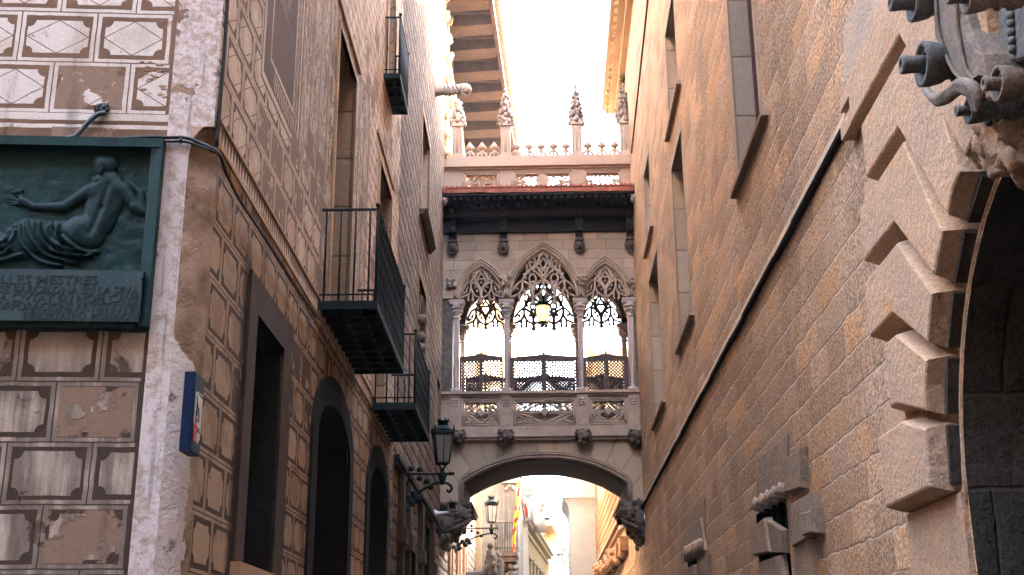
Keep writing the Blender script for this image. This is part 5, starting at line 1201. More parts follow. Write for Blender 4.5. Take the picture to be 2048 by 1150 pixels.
# ---------------------------------------------------------------- hanging lantern inside the middle arch
LF = cross(D + DEP * .45)
u0, zb = LF.hit(1086, 646); zt = LF.hit(1086, 613)[1]; y0 = D + DEP * .45
t = thing('hanging_lantern', 'lit lantern with warm glass hanging in the middle arch of the bridge', 'lantern', (u0, y0, zb))
hh = zt - zb
mb = MB(); mb.lathe([(.145, 0), (.17, hh * .5), (.19, hh)], (u0, y0, zb), n=6, smooth=False, ref=(1, 0, 0)); mb.build('lantern_glass', M['lit'], t)
mb = MB()
for k in range(6):
    a = k * math.pi / 3; mb.tube([(u0 + .15 * math.cos(a), y0 + .15 * math.sin(a), zb), (u0 + .195 * math.cos(a), y0 + .195 * math.sin(a), zt)], .009, 5)
mb.lathe([(.155, -.02), (.165, 0), (.15, .02)], (u0, y0, zb), n=12); mb.build('lantern_frame', M['iron'], t)
mb = MB(); mb.lathe([(.24, 0), (.25, .04), (.19, .07), (.13, .16), (.05, .22), (.03, .3), (.02, .32)], (u0, y0, zt), n=12)
for k in range(6): a = k * math.pi / 3; mb.tube(bez((u0 + .22 * math.cos(a), y0 + .22 * math.sin(a), zt + .04), (u0 + .30 * math.cos(a), y0 + .30 * math.sin(a), zt + .1), (u0 + .25 * math.cos(a), y0 + .25 * math.sin(a), zt + .15), n=4), .014, 5)
mb.build('lantern_cap', M['iron'], t)
mb = MB(); mb.tube([(u0, y0, zt + .3), (u0, y0, z_top - .1)], .012, 6); mb.build('hanging_rod', M['iron'], t)
mb = MB(); mb.lathe([(.012, -.20), (.03, -.17), (.01, -.13), (.05, -.06), (.03, -.03)], (u0, y0, zb), n=8)
for k in range(4): a = k * math.pi / 2; mb.tube(smooth_path([(u0 + .13 * math.cos(a), y0 + .13 * math.sin(a), zb), (u0 + .12 * math.cos(a), y0 + .12 * math.sin(a), zb - .09), (u0 + .02 * math.cos(a), y0 + .02 * math.sin(a), zb - .13)], 4), .011, 5)
mb.build('lantern_finial', M['iron'], t)
for dx in (-.07, .075): mb = MB(); mb.ball((u0 + dx, y0 - .185, zb + hh * .6), .03, 8, 6, (1, .5, 1.2)); mb.build('lamp_bulb', M['bulb'], t)
# ---------------------------------------------------------------- right palace
rp = thing('ashlar_palace', 'warm sandstone palace wall along the right with a rusticated portal', 'palace', (4.0, 12.0, 0))
PC, PZ, PR = 4.95, 2.43, 1.54          # portal arch
RZT, RYE = 17.9, 33.4
def rh(px, py, d=0.0): return RW.hit(px, py, d)
portal = (PC - PR, PC + PR, 0.0, PZ + PR + .01)
w3 = (11.35, 12.86, 6.95, 10.6); w3b = (11.35, 12.86, 11.9, 15.0)
wb = (18.2, 19.75, 10.85, 12.78); wc = (18.15, 19.85, 6.85, 10.12); wd = (24.2, 25.6, 10.6, 12.42); we = (23.3, 25.55, 6.6, 9.83)
gun1 = (rh(1577, 1060)[0], rh(1514, 1060)[0], 1.9, 3.18); gun2 = (rh(1393, 1110)[0], rh(1374, 1110)[0], 2.2, 3.42)
wins = [w3, w3b, wb, wc, wd, we]
mb = MB(); wall_cells(mb, RW, -9.0, RYE, 0, RZT, [portal] + wins + [gun1, gun2])
n = 30; prev = None
for i in range(n + 1):
    a = math.pi * i / n; u = PC - PR * math.cos(a); z = PZ + PR * math.sin(a)
    if prev: mb.quad(RW.p(prev[0], prev[1], 0), RW.p(u, z, 0), RW.p(u, portal[3], 0), RW.p(prev[0], portal[3], 0))
    prev = (u, z)
mb.quad(RW.p(RYE, 0, 0), RW.p(RYE, RZT, 0), (9, RYE, RZT), (9, RYE, 0)); mb.quad(RW.p(-9, RZT, 0), RW.p(RYE, RZT, 0), (9, RYE, RZT), (9, -9, RZT)); mb.quad(RW.p(-9, 0, 0), RW.p(-9, RZT, 0), (9, -9, RZT), (9, -9, 0))
mb.build('ashlar_wall', M['right'], rp, recalc=False)
mb = MB(); mb.fbox(RW, 8.6, RYE, RZT - .25, RZT - .05, -.1, .16); mb.fbox(RW, 8.6, RYE, RZT - .05, RZT + .12, -.1, .34); mb.fbox(RW, 8.6, RYE + .1, RZT + .12, RZT + .36, -.1, .52)
for k in range(60): y = 9 + k * .42; mb.fbox(RW, y, y + .14, RZT - .02, RZT + .115, .34, .42)
mb.build('cornice', M['gold_stone'], rp)
# windows with deep dressed reveals
for k, w0 in enumerate(wins):
    mb = MB(); reveal(mb, RW, w0, 0.006, -.30)
    wf = mb.build('window_reveal', M['reveal'], rp, recalc=False)
    mb = MB(); b = .16; 
    for (u0, u1, z0, z1) in ((w0[0] - b, w0[0], w0[2], w0[3] + .2), (w0[1], w0[1] + b * 1.4, w0[2], w0[3] + .2), (w0[0], w0[1], w0[3], w0[3] + .2)): mb.fbox(RW, u0, u1, z0, z1, -.02, .006)
    mb.build('window_margin', M['band'], wf)
    mb = MB(); mb.fbox(RW, w0[0], w0[1], w0[2], w0[3], -.38, -.30); mb.build('pane', M['glass_dark'], wf)
    mb = MB()
    for (u0, u1, z0, z1) in ((w0[0], w0[0] + .07, w0[2], w0[3]), (w0[1] - .07, w0[1], w0[2], w0[3]), (w0[0] + .07, w0[1] - .07, w0[3] - .07, w0[3]), (w0[0] + .07, w0[1] - .07, w0[2], w0[2] + .07), ((w0[0] + w0[1]) / 2 - .04, (w0[0] + w0[1]) / 2 + .04, w0[2] + .07, w0[3] - .07)): mb.fbox(RW, u0, u1, z0, z1, -.30, -.24)
    mb.build('window_frame', M['frame_red'], wf)
    e0, e1 = (.42, .32)
    mb = MB(); u0, u1, z = w0[0] - e0, w0[1] + e1, w0[2]
    mb.hexa([RW.p(u0, z - .075, -.1), RW.p(u1, z - .075, -.1), RW.p(u1, z - .075, .075), RW.p(u0, z - .075, .075), RW.p(u0, z - .02, -.3), RW.p(u1, z - .02, -.3), RW.p(u1, z - .035, .082), RW.p(u0, z - .035, .082)])
    mb.hexa([RW.p(u0 + .02, z - .021, -.28), RW.p(u1 - .02, z - .021, -.28), RW.p(u1 - .02, z - .034, .05), RW.p(u0 + .02, z - .034, .05), RW.p(u0 + .02, z + .10, -.28), RW.p(u1 - .02, z + .10, -.28), RW.p(u1 - .02, z + .02, .0), RW.p(u0 + .02, z + .02, .0)])
    mb.build('sill', M['band'], wf)
# sloping string course  with a near-black drip painting in the underside's shade
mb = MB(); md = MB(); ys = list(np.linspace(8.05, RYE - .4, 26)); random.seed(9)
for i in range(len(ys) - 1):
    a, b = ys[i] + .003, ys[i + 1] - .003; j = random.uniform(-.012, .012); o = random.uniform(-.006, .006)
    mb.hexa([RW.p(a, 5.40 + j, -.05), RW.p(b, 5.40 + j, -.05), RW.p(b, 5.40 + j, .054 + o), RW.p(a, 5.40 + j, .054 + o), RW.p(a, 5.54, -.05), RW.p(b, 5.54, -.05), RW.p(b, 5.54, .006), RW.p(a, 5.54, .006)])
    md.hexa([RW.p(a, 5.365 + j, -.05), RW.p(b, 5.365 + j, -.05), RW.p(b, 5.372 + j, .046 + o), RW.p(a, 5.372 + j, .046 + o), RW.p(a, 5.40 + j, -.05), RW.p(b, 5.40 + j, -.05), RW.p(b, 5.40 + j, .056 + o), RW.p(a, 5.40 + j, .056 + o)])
sc_ = mb.build('string_course', M['band'], rp); md.build('shade_black_drip', M['surround_d'], sc_)
# slanting dressed band and ledge beside the portal, upper part
mb = MB(); u0, z0 = rh(1712, 172); u1, z1 = rh(1790, 20)
mb.hexa([RW.p(u0 - 2.6, z0 - .02, -.05), RW.p(u0 + .05, z0 - .02, -.05), RW.p(u0 + .05, z0 - .02, .075), RW.p(u0 - 2.6, z0 - .02, .075), RW.p(u0 - 2.6, z0 + .03, -.05), RW.p(u0 + .05, z0 + .03, -.05), RW.p(u0 + .05, z0 + .03, .08), RW.p(u0 - 2.6, z0 + .03, .08)])
mb.hexa([RW.p(u0 - 2.6, z0 + .031, -.05), RW.p(u0 + .05, z0 + .031, -.05), RW.p(u0 + .05, z0 + .031, .075), RW.p(u0 - 2.6, z0 + .031, .075), RW.p(u0 - 2.6, z0 + .52, -.05), RW.p(u0 + .05, z0 + .52, -.05), RW.p(u0 + .05, z0 + .52, .03), RW.p(u0 - 2.6, z0 + .52, .03)])
mb.build('portal_ledge', M['band'], rp)
mb = MB(); a, b = rh(1722, 195); mb.fbox(RW, a - .12, a + .14, b - .05, b + .06, -.05, .12); mb.fbox(RW, a - .05, a + .25, b - .22, b - .10, -.05, .10); mb.build('broken_course_end', M['vous'], rp)
# brown tube standing in for a thin shadow line near the far end
mb = MB(); mb.tube([RW.p(*rh(1297.5, -6), .01), RW.p(*rh(1281, 150), .01), RW.p(*rh(1264, 305), .01)], .03, 5); mb.build('shadow_line_tube', M['eave_wood'], rp)
# portal: passage, voussoirs, imposts
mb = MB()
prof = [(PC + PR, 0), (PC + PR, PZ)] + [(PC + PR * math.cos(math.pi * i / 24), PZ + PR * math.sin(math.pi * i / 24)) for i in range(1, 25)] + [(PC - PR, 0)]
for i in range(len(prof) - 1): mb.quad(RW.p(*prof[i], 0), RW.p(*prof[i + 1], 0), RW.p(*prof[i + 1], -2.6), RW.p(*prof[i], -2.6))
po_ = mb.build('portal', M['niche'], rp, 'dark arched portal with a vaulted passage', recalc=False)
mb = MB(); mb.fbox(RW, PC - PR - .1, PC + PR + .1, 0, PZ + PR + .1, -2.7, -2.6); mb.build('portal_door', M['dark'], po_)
mb = MB()      # thin bright arris round the opening
e = [(PC + (PR + .02) * math.cos(t), PZ + (PR + .02) * math.sin(t)) for t in np.linspace(0, math.pi, 30)]
mb.tube([RW.p(u, z, .0) for u, z in e], .013, 6); mb.build('arch_arris', M['vous'], po_)
def rad(th, r): return (PC + r * math.cos(th), PZ + r * math.sin(th))
def jz(th, z): return (PC + (z - PZ) / math.tan(th), z)
ang = [math.radians(a) for a in (2.6, 16.3, 29.6, 43.2, 56.6, 70.0, 83.5)]
zl = [2.50, 3.02, 3.535, 4.035, 4.53, 5.02, 5.5]
ends = [7.54, 7.20, 7.50, 7.44, 7.20, 7.42]
DV = .17; random.seed(21)
def block(name, inner_r, a0, a1, zlo, zhi, ue, label=None):
    """rusticated voussoir: radial joints inside, level joints outside"""
    g_ = .02
    def outline0(ins):
        pts = []
        k0 = (zlo - PZ) / math.sin(a0) if a0 > .1 else 9; kk = (zhi - PZ) / math.sin(a1)
        lo_in = rad(a0 + (g_ + ins) / inner_r, inner_r + ins); hi_in = rad(a1 - (g_ + ins) / inner_r, inner_r + ins)
        if a0 < .1: pts += [(ue - ins, zlo + ins), (lo_in[0], zlo + ins)]
        else: cz = zlo + g_ * 2.5 + ins; c = jz(a0 + (g_ + ins) / k0, cz); pts += [(ue - ins, cz), c, lo_in]
        am = (a0 + a1) / 2; pts.append(rad(am, inner_r + ins))
        pts.append(hi_in)
        cz = zhi - g_ - ins; c = jz(a1 - (g_ + ins) / kk, cz)
        pts += [c, (ue - ins, cz)]
        return pts
    jit = [(random.uniform(-.012, .012), random.uniform(-.010, .010)) for _ in range(7)]
    outline = lambda ins: [(u + a, z + b) for (u, z), (a, b) in zip(outline0(ins), jit)]
    A0, A1 = outline(0.0), outline(.04)
    mb = MB(); n = len(A0)
    mid = outline(.012)
    rings = [[RW.p(u, z, -.05) for u, z in A0], [RW.p(u, z, .055) for u, z in A0], [RW.p(u, z, DV - .008) for u, z in outline(.028)], [RW.p(u, z, DV) for u, z in A1]]
    vs = [q for r in rings for q in r]; fs = []
    for k in range(3): fs += [(k * n + i, k * n + (i + 1) % n, (k + 1) * n + (i + 1) % n, (k + 1) * n + i) for i in range(n)]
    # fan the concave front from the centre of its inner half
    c = len(vs); ctr = np.mean([A1[0], A1[-1], A1[1], A1[-2], A1[n // 2]], 0); ctr = ((A1[1][0] + A1[-2][0]) / 2 * .6 + .4 * A1[0][0], (A1[1][1] + A1[-2][1]) / 2)
    fs += [(3 * n + i, 3 * n + (i + 1) % n, c) for i in range(n)]; vs.append(RW.p(ctr[0], ctr[1], DV + .004))
    mb.add(vs, fs); return mb.build(name, M['vous'], rp, label)
for i in range(6):
    block('voussoir', PR + .07, ang[i], ang[i + 1], zl[i], zl[i + 1], ends[i])
mb = MB()      # blocks of the near half of the arch, mostly outside the photograph
for i in range(6):
    a0, a1 = math.pi - ang[i], math.pi - ang[i + 1]
    mb.fpoly(RW, [rad(a0 - .01, PR + .07), rad(a1 + .01, PR + .07), rad(a1 + .01, PR + .75), rad(a0 - .01, PR + .75)], -.05, DV, .02)
mb.build('near_voussoirs', M['vous'], rp)
for (a, b, z) in ((7.50, 7.72, 3.03), (7.48, 7.66, 4.55)):       # stubs of neighbouring courses
    mb = MB(); mb.fpoly(RW, [(a - .3, z - .02), (b - .06, z - .02), (b - .06, z + .16), (a - .3, z + .16)], -.05, .075, .03); mb.build('course_stub', M['vous'], rp)
mb = MB(); mb.fbox(RW, PC + PR + .015, PC + PR + .085, PZ + .03, PZ + .6, -.05, .012); mb.fpoly(RW, [(PC + PR + .02, 0), (7.58, 0), (7.58, 2.49), (PC + PR + .02, 2.49)], -.05, .03, .0); mb.build('impost_block', M['vous'], rp, 'smooth jamb block below the voussoirs')
mb = MB()      # dark inner ring between the blocks and the arris
for i in range(6):
    a0, a1 = ang[i] + .02, ang[i + 1] - .02
    mb.prism([RW.p(*rad(a0, PR + .035), -.05), RW.p(*rad(a1, PR + .035), -.05), RW.p(*rad(a1, PR + .075), -.05), RW.p(*rad(a0, PR + .075), -.05)], [RW.p(*rad(a0, PR + .04), .07), RW.p(*rad(a1, PR + .04), .07), RW.p(*rad(a1, PR + .085), .07), RW.p(*rad(a0, PR + .085), .07)])
mb.build('dark_inner_ring', M['vous_dark'], rp)
# carved keystone console with volutes over the portal
M['console'] = speckle('carved_console_stone', (0.21, 0.165, 0.135), (0.145, 0.125, 0.11), (0.27, 0.195, 0.135), 5.0, 60, 0.9, 0.008)
M['console_d'] = speckle('grey_console_stone', (0.14, 0.14, 0.135), (0.10, 0.105, 0.105), (0.19, 0.16, 0.13), 6.0, 60, 0.85, 0.006)  # greyer, darker mix of the console stone
con = part_empty('keystone_console', rp, 'grey carved console with bead rows and volutes')
nx_ = RW.n; ax = Vector(nx_)
def rp3(px, py, d): return np.array(RW.at(px, py, d))
def volute(px, py, rpx, d0, d1, knob, mat, beads=1, seed=1):
    c1 = rp3(px, py, d1); R = rpx * RW.scale(px, py, d1); base = c1 - nx_ * (d1 - d0); L = d1 - d0
    mb = MB()
    mb.lathe([(R * .70, 0), (R * .80, L * .10), (R * .80, L * .22), (R * .70, L * .26), (R * .66, L * .45), (R * .70, L * .60), (R * .84, L * .66), (R * .97, L * .84), (R, L * .92), (R, L), (R * .80, L), (R * .76, L * .90), (R * .72, L * .80)], base, ax, 28)
    v = mb.build('volute', mat, con)
    mb = MB(); mb.lathe([(R * .40, L * .72), (R * .38, L + knob * .5), (R * .43, L + knob * .9), (R * .40, L + knob), (R * .22, L + knob * 1.02), (R * .20, L + knob * .85)], base, ax, 20)
    mb.tube([tuple(c1 - nx_ * L * .1 + np.array([0, R * (.72 - .03 * t) * math.cos(t * .55), R * (.72 - .03 * t) * math.sin(t * .55)])) for t in range(11)], R * .09, 6)
    mb.build('volute_eye', mat, v)
    mb = MB(); nb = 18
    for k in range(nb):
        a = k * math.tau / nb; q = base + nx_ * L * .42 + np.array([0, math.cos(a), math.sin(a)]) * R * .72
        mb.ball(tuple(q), R * .145, 8, 6)
    mb.build('bead_row', mat, v)
    return c1, R
V1c, V1r = volute(1841, 129, 50, .22, .50, .09, M['console_d'])
V2c, V2r = volute(1992, 168, 39, .20, .46, .05, M['console'])
V3c, V3r = volute(1935, 222, 29, .20, .42, .05, M['console_d'])
V0c, V0r = volute(1822, 6, 42, .24, .48, .10, M['console_d'])
V4c, V4r = volute(1930, -6, 38, .34, .56, .07, M['console'])
def cpoly(pts, d0, d1, mat, nm, grow=0.0, ins=0.02, lab=None):
    P = [rh(px, py, d1) for px, py in pts]; c = np.mean(P, 0); mb = MB(); n = len(P)
    inner = [tuple(np.array(q) + (c - np.array(q)) / np.linalg.norm(c - np.array(q)) * ins) for q in P]
    rings = [[RW.p(u, z, d0) for u, z in P], [RW.p(u, z, d1 - ins) for u, z in P], [RW.p(u, z, d1) for u, z in inner]]
    vs = [q for r in rings for q in r]; fs = []
    for k in range(2): fs += [(k * n + i, k * n + (i + 1) % n, (k + 1) * n + (i + 1) % n, (k + 1) * n + i) for i in range(n)]
    fs += [tuple(range(2 * n, 3 * n))]; mb.add(vs, fs); return mb.build(nm, mat, con, lab)
cpoly([(1868, -60), (1864, 20), (1866, 70), (1880, 120), (1896, 148), (1916, 160), (1940, 170), (1962, 156), (1952, 110), (1930, 60), (1915, 0), (1912, -60)], .05, .40, M['console'], 'console_body', ins=.03)
cpoly([(1908, -60), (1912, 0), (1928, 60), (1950, 110), (1966, 150), (1972, 120), (1964, 40), (1960, -60)], .05, .33, M['vous'], 'console_flank', ins=.02)
cpoly([(1958, -60), (1962, 30), (1968, 100), (1976, 140), (2010, 130), (2080, 110), (2080, -60)], .05, .26, M['console_d'], 'console_side', ins=.02)
mb = MB()      # leaf ribs running down the body, curling into the low volute
for off in (0, 3):
    mb.tube(smooth_path([tuple(rp3(1872 + off * 14, -40, .405)), tuple(rp3(1874 + off * 13, 40, .412)), tuple(rp3(1884 + off * 12, 90, .412)), tuple(rp3(1905 + off * 9, 140, .41)), tuple(rp3(1925 + off * 8, 160, .40))], 5), .008 + .003 * (off % 2), 6)
for k in range(3):
    o = k * 7
    mb.tube(smooth_path([tuple(rp3(1850 + o * .6, 178 + o, .30)), tuple(rp3(1868 + o * .5, 196 + o * .6, .34)), tuple(rp3(1895, 190 + o * .4, .38)), tuple(rp3(1918, 168 + o * .7, .42)), tuple(rp3(1942 - o * .2, 172 + o * .8, .44)), tuple(rp3(1955 - o * .6, 192 + o * .6, .43)), tuple(rp3(1958 - o * .5, 222, .42))], 5), [.012 + .010 * math.sin(math.pi * i / 30) + .006 for i in range(31)], 7)
mb.build('acanthus_leaf', M['console'], con)
mb = MB()
for k in range(6): mb.ball(tuple(rp3(1962 + 3 * k, 190 + 11 * k, .40 - .02 * k)), .019, 8, 6)
mb.build('bead_string', M['console_d'], con); mb = MB()
for k in range(8): mb.ball(tuple(rp3(2018 + 1 * k, -20 + 17 * k, .27)), .021, 8, 6)
mb.build('bead_string', M['console_d'], con)
mb = MB(); mb.fbox(RW, PC - .62, PC + .42, PZ + PR + .05, PZ + PR + 1.9, .0, .10); mb.build('console_backing', M['vous'], con)
mb = MB(); random.seed(77)      # rough broken stone under the console
for k, (px, py, r, d) in enumerate(((1992, 262, .10, .08), (2025, 280, .12, .10), (2010, 240, .09, .14), (2052, 300, .13, .08), (1976, 290, .085, .05), (1998, 318, .08, .05), (2040, 245, .10, .16))): mb.rock(tuple(rp3(px, py, d)), r, k + 1, (1, 1, 1.15), 24, 16, .5, 1.5)
mb.build('broken_stone', M['vous'], con, 'rough broken lump under the console')
# gun-loop like barred windows with rolled stone blocks
def gun(big):
    w0 = gun1 if big else gun2
    mb = MB(); reveal(mb, RW, w0, 0, -.5); mb.fbox(RW, w0[0], w0[1], w0[2], w0[3], -.55, -.5)
    gw = mb.build('barred_window', M['dark'], rp, recalc=False)
    mb = MB()
    u0, u1 = w0[0], w0[1]
    for k in range(2 if not big else 4): u = u0 + (u1 - u0) * (k + .5) / (2 if not big else 4); mb.tube([RW.p(u, w0[2], -.12), RW.p(u, w0[3], -.12)], .018, 6)
    for z in (2.35, 2.75): mb.tube([RW.p(u0, z, -.12), RW.p(u1, z, -.12)], .014, 6)
    mb.build('window_bars', M['iron'], gw)
    mb = MB()
    def roll(pl, d1=.13):
        d1 = d1 * .62   # block with a rounded profile: pl = px outline
        P = [rh(px, py, d1) for px, py in pl]; c = np.mean(P, 0); n = len(P); vs = []; fs = []
        for k in range(5):
            t = k / 4 * math.pi / 2; dd = d1 * math.sin(t); ins = .05 * (1 - math.cos(t))
            for q in P: q = np.array(q); r = np.linalg.norm(c - q); vs.append(RW.p(*(q + (c - q) / r * min(ins, r * .6)), dd - .02))
        for k in range(4): fs += [(k * n + i, k * n + (i + 1) % n, (k + 1) * n + (i + 1) % n, (k + 1) * n + i) for i in range(n)]
        fs.append(tuple(range(4 * n, 5 * n))); mb.add(vs, fs, False)
    if big:
        roll([(1508, 918), (1571, 866), (1572, 992), (1508, 1024)], .06)
        roll([(1565, 914), (1596, 893), (1598, 977), (1562, 988)], .14)
        for k in range(5):
            a = np.array((1508, 1022)) + (np.array((1571, 985)) - np.array((1508, 1022))) * (k + .5) / 5
            q0 = RW.p(*rh(a[0], a[1] + 4, .05), .05); q1 = RW.p(*rh(a[0] - 1, a[1] - 22, .05), .02); mb.tube([q0, q1], [.085, .06], 10)
        roll([(1573, 1008), (1616, 983), (1622, 1068), (1577, 1096)], .15); roll([(1594, 1024), (1617, 1018), (1620, 1066), (1597, 1074)], .20)
        roll([(1580, 1094), (1618, 1072), (1625, 1170), (1584, 1190)], .10)
        roll([(1495, 1056), (1523, 1034), (1533, 1104), (1499, 1112)], .15); roll([(1523, 1036), (1560, 1060), (1562, 1106), (1530, 1108)], .10)
        roll([(1512, 1124), (1556, 1108), (1566, 1185), (1514, 1195)], .10)
    else:
        roll([(1372, 1036), (1407, 994), (1408, 1104), (1373, 1122)], .05); roll([(1377, 1052), (1398, 1034), (1407, 1100), (1376, 1118)], .09)
        for k in range(5):
            a = np.array((1373, 1121)) + (np.array((1406, 1103)) - np.array((1373, 1121))) * (k + .5) / 5
            mb.tube([RW.p(*rh(a[0], a[1] + 2, .05), .06), RW.p(*rh(a[0], a[1] - 25, .05), .05)], .07, 8)
        roll([(1395, 1120), (1413, 1108), (1415, 1190), (1397, 1195)], .12); roll([(1369, 1136), (1384, 1128), (1390, 1185), (1370, 1190)], .12)
    mb.build('window_blocks', M['gunport'], gw)
gun(True); gun(False)
# plants growing on the masonry
def tuft(c, r, n, label, hang=1.0, sz=.035):
    mb = MB()
    for k in range(n):
        a = random.uniform(0, 6.28); rr = r * math.sqrt(random.random()); x = c[0] + rr * math.cos(a) * .7; y = c[1] + rr * math.sin(a); z = c[2] + random.uniform(-hang, .35) * r * 1.4
        d = Vector((random.uniform(-1, .3), random.uniform(-1, 1), random.uniform(-.4, 1))).normalized(); s = d.orthogonal().normalized() * sz * .35
        q = Vector((x, y, z)); mb.add([q - s, q + d * sz * .6 - s * .2 + Vector((0, 0, .005)), q + d * sz * 1.3, q + s], [(0, 1, 2, 3)])
    for k in range(7): mb.tube([c, (c[0] + random.uniform(-r, r) * .7, c[1] + random.uniform(-r, r), c[2] + random.uniform(-hang, .3) * r)], .006, 4)
    return tag(mb.build('wall_plant', M['leaf'], recalc=False), label, 'plant')
random.seed(4)
PT = cross(30.6)
c = PT.p(*PT.hit(1251, 143)); tuft(c, .26, 420, 'bushy green tuft rooted under the right cornice', 1.6, .075)
c = PT.p(*PT.hit(1234, 222)); tuft(c, .14, 45, 'tiny dark sprig beside the far right pinnacle', 1.0, .05)
# ---------------------------------------------------------------- street beyond the bridge
def fpt(px, py, Y): f = cross(Y); return f.p(*f.hit(px, py))
def facade(name, label, cat, pxa, Ya, pxb, Yb, pytop, mat, wins=(), cornice=None, cmat=None, grp=None, depth=8.0, wmat='glass_far', side=None):
    """building whose street face runs from pixel column pxa at depth Ya to pxb at Yb"""
    a = np.array(fpt(pxa, 1060, Ya)); b = np.array(fpt(pxb, 1060, Yb)); zt = fpt(pxa, pytop, Ya)[2]
    t = (b - a); t[2] = 0; Ln = np.linalg.norm(t); t /= Ln; n = np.array([t[1], -t[0], 0.0])
    if n[0] * side < 0: n = -n
    W = Frame((a[0], a[1], 0), t, n, 0.0)
    o = thing(name, label, cat, ((a[0] + b[0]) / 2, (a[1] + b[1]) / 2, 0), grp)
    mb = MB(); hs = []
    for (f0, f1, z0, z1) in wins: hs.append((f0 * Ln, f1 * Ln, z0, z1))
    wall_cells(mb, W, 0, Ln, 0, zt, hs)
    for hh in hs: reveal(mb, W, hh, 0, -.2)
    mb.quad(W.p(0, 0, 0), W.p(0, zt, 0), W.p(0, zt, -depth), W.p(0, 0, -depth)); mb.quad(W.p(Ln, 0, 0), W.p(Ln, zt, 0), W.p(Ln, zt, -depth), W.p(Ln, 0, -depth)); mb.quad(W.p(0, zt, 0), W.p(Ln, zt, 0), W.p(Ln, zt, -depth), W.p(0, zt, -depth)); mb.quad(W.p(0, 0, -depth), W.p(Ln, 0, -depth), W.p(Ln, zt, -depth), W.p(0, zt, -depth))
    mb.build('wall', M[mat], o, recalc=False)
    for hh in hs:
        m2 = MB(); m2.fbox(W, hh[0], hh[1], hh[2], hh[3], -.25, -.2); m2.fbox(W, (hh[0] + hh[1]) / 2 - .03, (hh[0] + hh[1]) / 2 + .03, hh[2], hh[3], -.2, -.16); wo = m2.build('window', M[wmat], o)
        m2 = MB(); m2.fbox(W, hh[0] - .1, hh[1] + .1, hh[2] - .12, hh[2], -.02, .12); m2.fbox(W, hh[0] - .1, hh[1] + .1, hh[3], hh[3] + .14, -.02, .09); m2.build('window_trim', M[cmat or mat], wo)
    if cornice:
        m2 = MB()
        for (z0, z1, d) in cornice: m2.fbox(W, -d * .8, Ln + d * .5, zt + z0, zt + z1, -.3, d)
        m2.build('cornice', M[cmat or mat], o)
    return o, W, Ln, zt
def grid(nf, nz, f0, f1, z0, zs, wf, hz): return [(f0 + (f1 - f0) * (i + .5) / nf - wf / 2, f0 + (f1 - f0) * (i + .5) / nf + wf / 2, z0 + zs * j, z0 + zs * j + hz) for i in range(nf) for j in range(nz)]
# town hall balcony building with louvred shutters
o, W, Ln, zt = facade('balcony_house', 'grey green carved house with louvred shutters and flag balcony under the arch', 'house', 1004, 47.3, 1046, 58.0, 880, 'far_grey', (), None, None, side=1)
mb = MB(); F0 = cross(47.25)
def fx(px): return F0.hit(px, 1060)[0]
def fz(py): return F0.hit(1010, py)[1]
wx0, wx1 = fx(1007), fx(1034)
mb.fbox(F0, wx0 - .3, wx1 + .06, 0, fz(950), -.3, 0.0)
mb.build('end_wall', M['far_grey'], o)
mb = MB()
for a, b in ((1010, 1018), (1022, 1031)):
    mb.fbox(F0, fx(a), fx(b), fz(1075), fz(990), 0, .04)
    for k in range(34): z = fz(1075) + (fz(990) - fz(1075)) * k / 34; mb.hexa([F0.p(fx(a) + .01, z, .04), F0.p(fx(b) - .01, z, .04), F0.p(fx(b) - .01, z, .07), F0.p(fx(a) + .01, z, .07), F0.p(fx(a) + .01, z + .03, .04), F0.p(fx(b) - .01, z + .03, .04), F0.p(fx(b) - .01, z + .02, .045), F0.p(fx(a) + .01, z + .02, .045)])
mb.build('shutter', M['shutter_grey'], o)
mb = MB()
for k in range(8): mb.ball(F0.p(fx(1012 + 2.2 * k), fz(978 - 6 * math.sin(k * .45)), .1), .09, 7, 5, (1, 1, 1), True, .3)
mb.fbox(F0, wx0 - .05, wx1 + .05, fz(968), fz(962), 0, .3); mb.fbox(F0, fx(1006), fx(1009.5), fz(1080), fz(970), 0, .1); mb.fbox(F0, fx(1031.5), fx(1035), fz(1080), fz(970), 0, .1)
for px in (1000.5, 1003.5):
    for k in range(40): z = fz(1060) + (fz(965) - fz(1060)) * k / 40; mb.fbox(F0, fx(px) - .02, fx(px) + .05, z, z + .05, -.05, .05)
mb.build('carved_surround', M['far_grey'], o)
# balcony with railing
BX0, BX1 = fx(995), fx(1037); zb = fz(1108); zr = fz(1055)
b = part_empty('balcony', o)
mb = MB(); mb.box(BX0, BX1, 45.6, 47.2, zb - .22, zb); mb.box(BX0 + .05, BX1 - .05, 45.7, 47.2, zb - .42, zb - .22); mb.build('balcony_slab', M['carved_dark'], b)
mb = MB()
mb.tube([(BX0, 47.2, zr), (BX0, 45.65, zr), (BX1, 45.65, zr), (BX1, 47.2, zr)], .022, 5, smooth=False); mb.tube([(BX0, 47.2, zb + .08), (BX0, 45.65, zb + .08), (BX1, 45.65, zb + .08), (BX1, 47.2, zb + .08)], .018, 5, smooth=False); mb.build('railing', M['iron'], b)
for k in range(14):
    x = BX0 + (BX1 - BX0) * k / 13; mb = MB(); mb.tube([(x, 45.65, zb), (x, 45.65, zr)], .013, 5); mb.build('baluster', M['iron'], b)
mb = MB(); random.seed(8)
for k in range(26): mb.ball((random.uniform(BX0 + .1, BX1 - .05), random.uniform(45.8, 47), zb - .45 - random.random() * .9), random.uniform(.1, .2), 7, 5, (1, 1, 1), True, .3)
mb.build('balcony_corbel', M['carved_dark'], b)
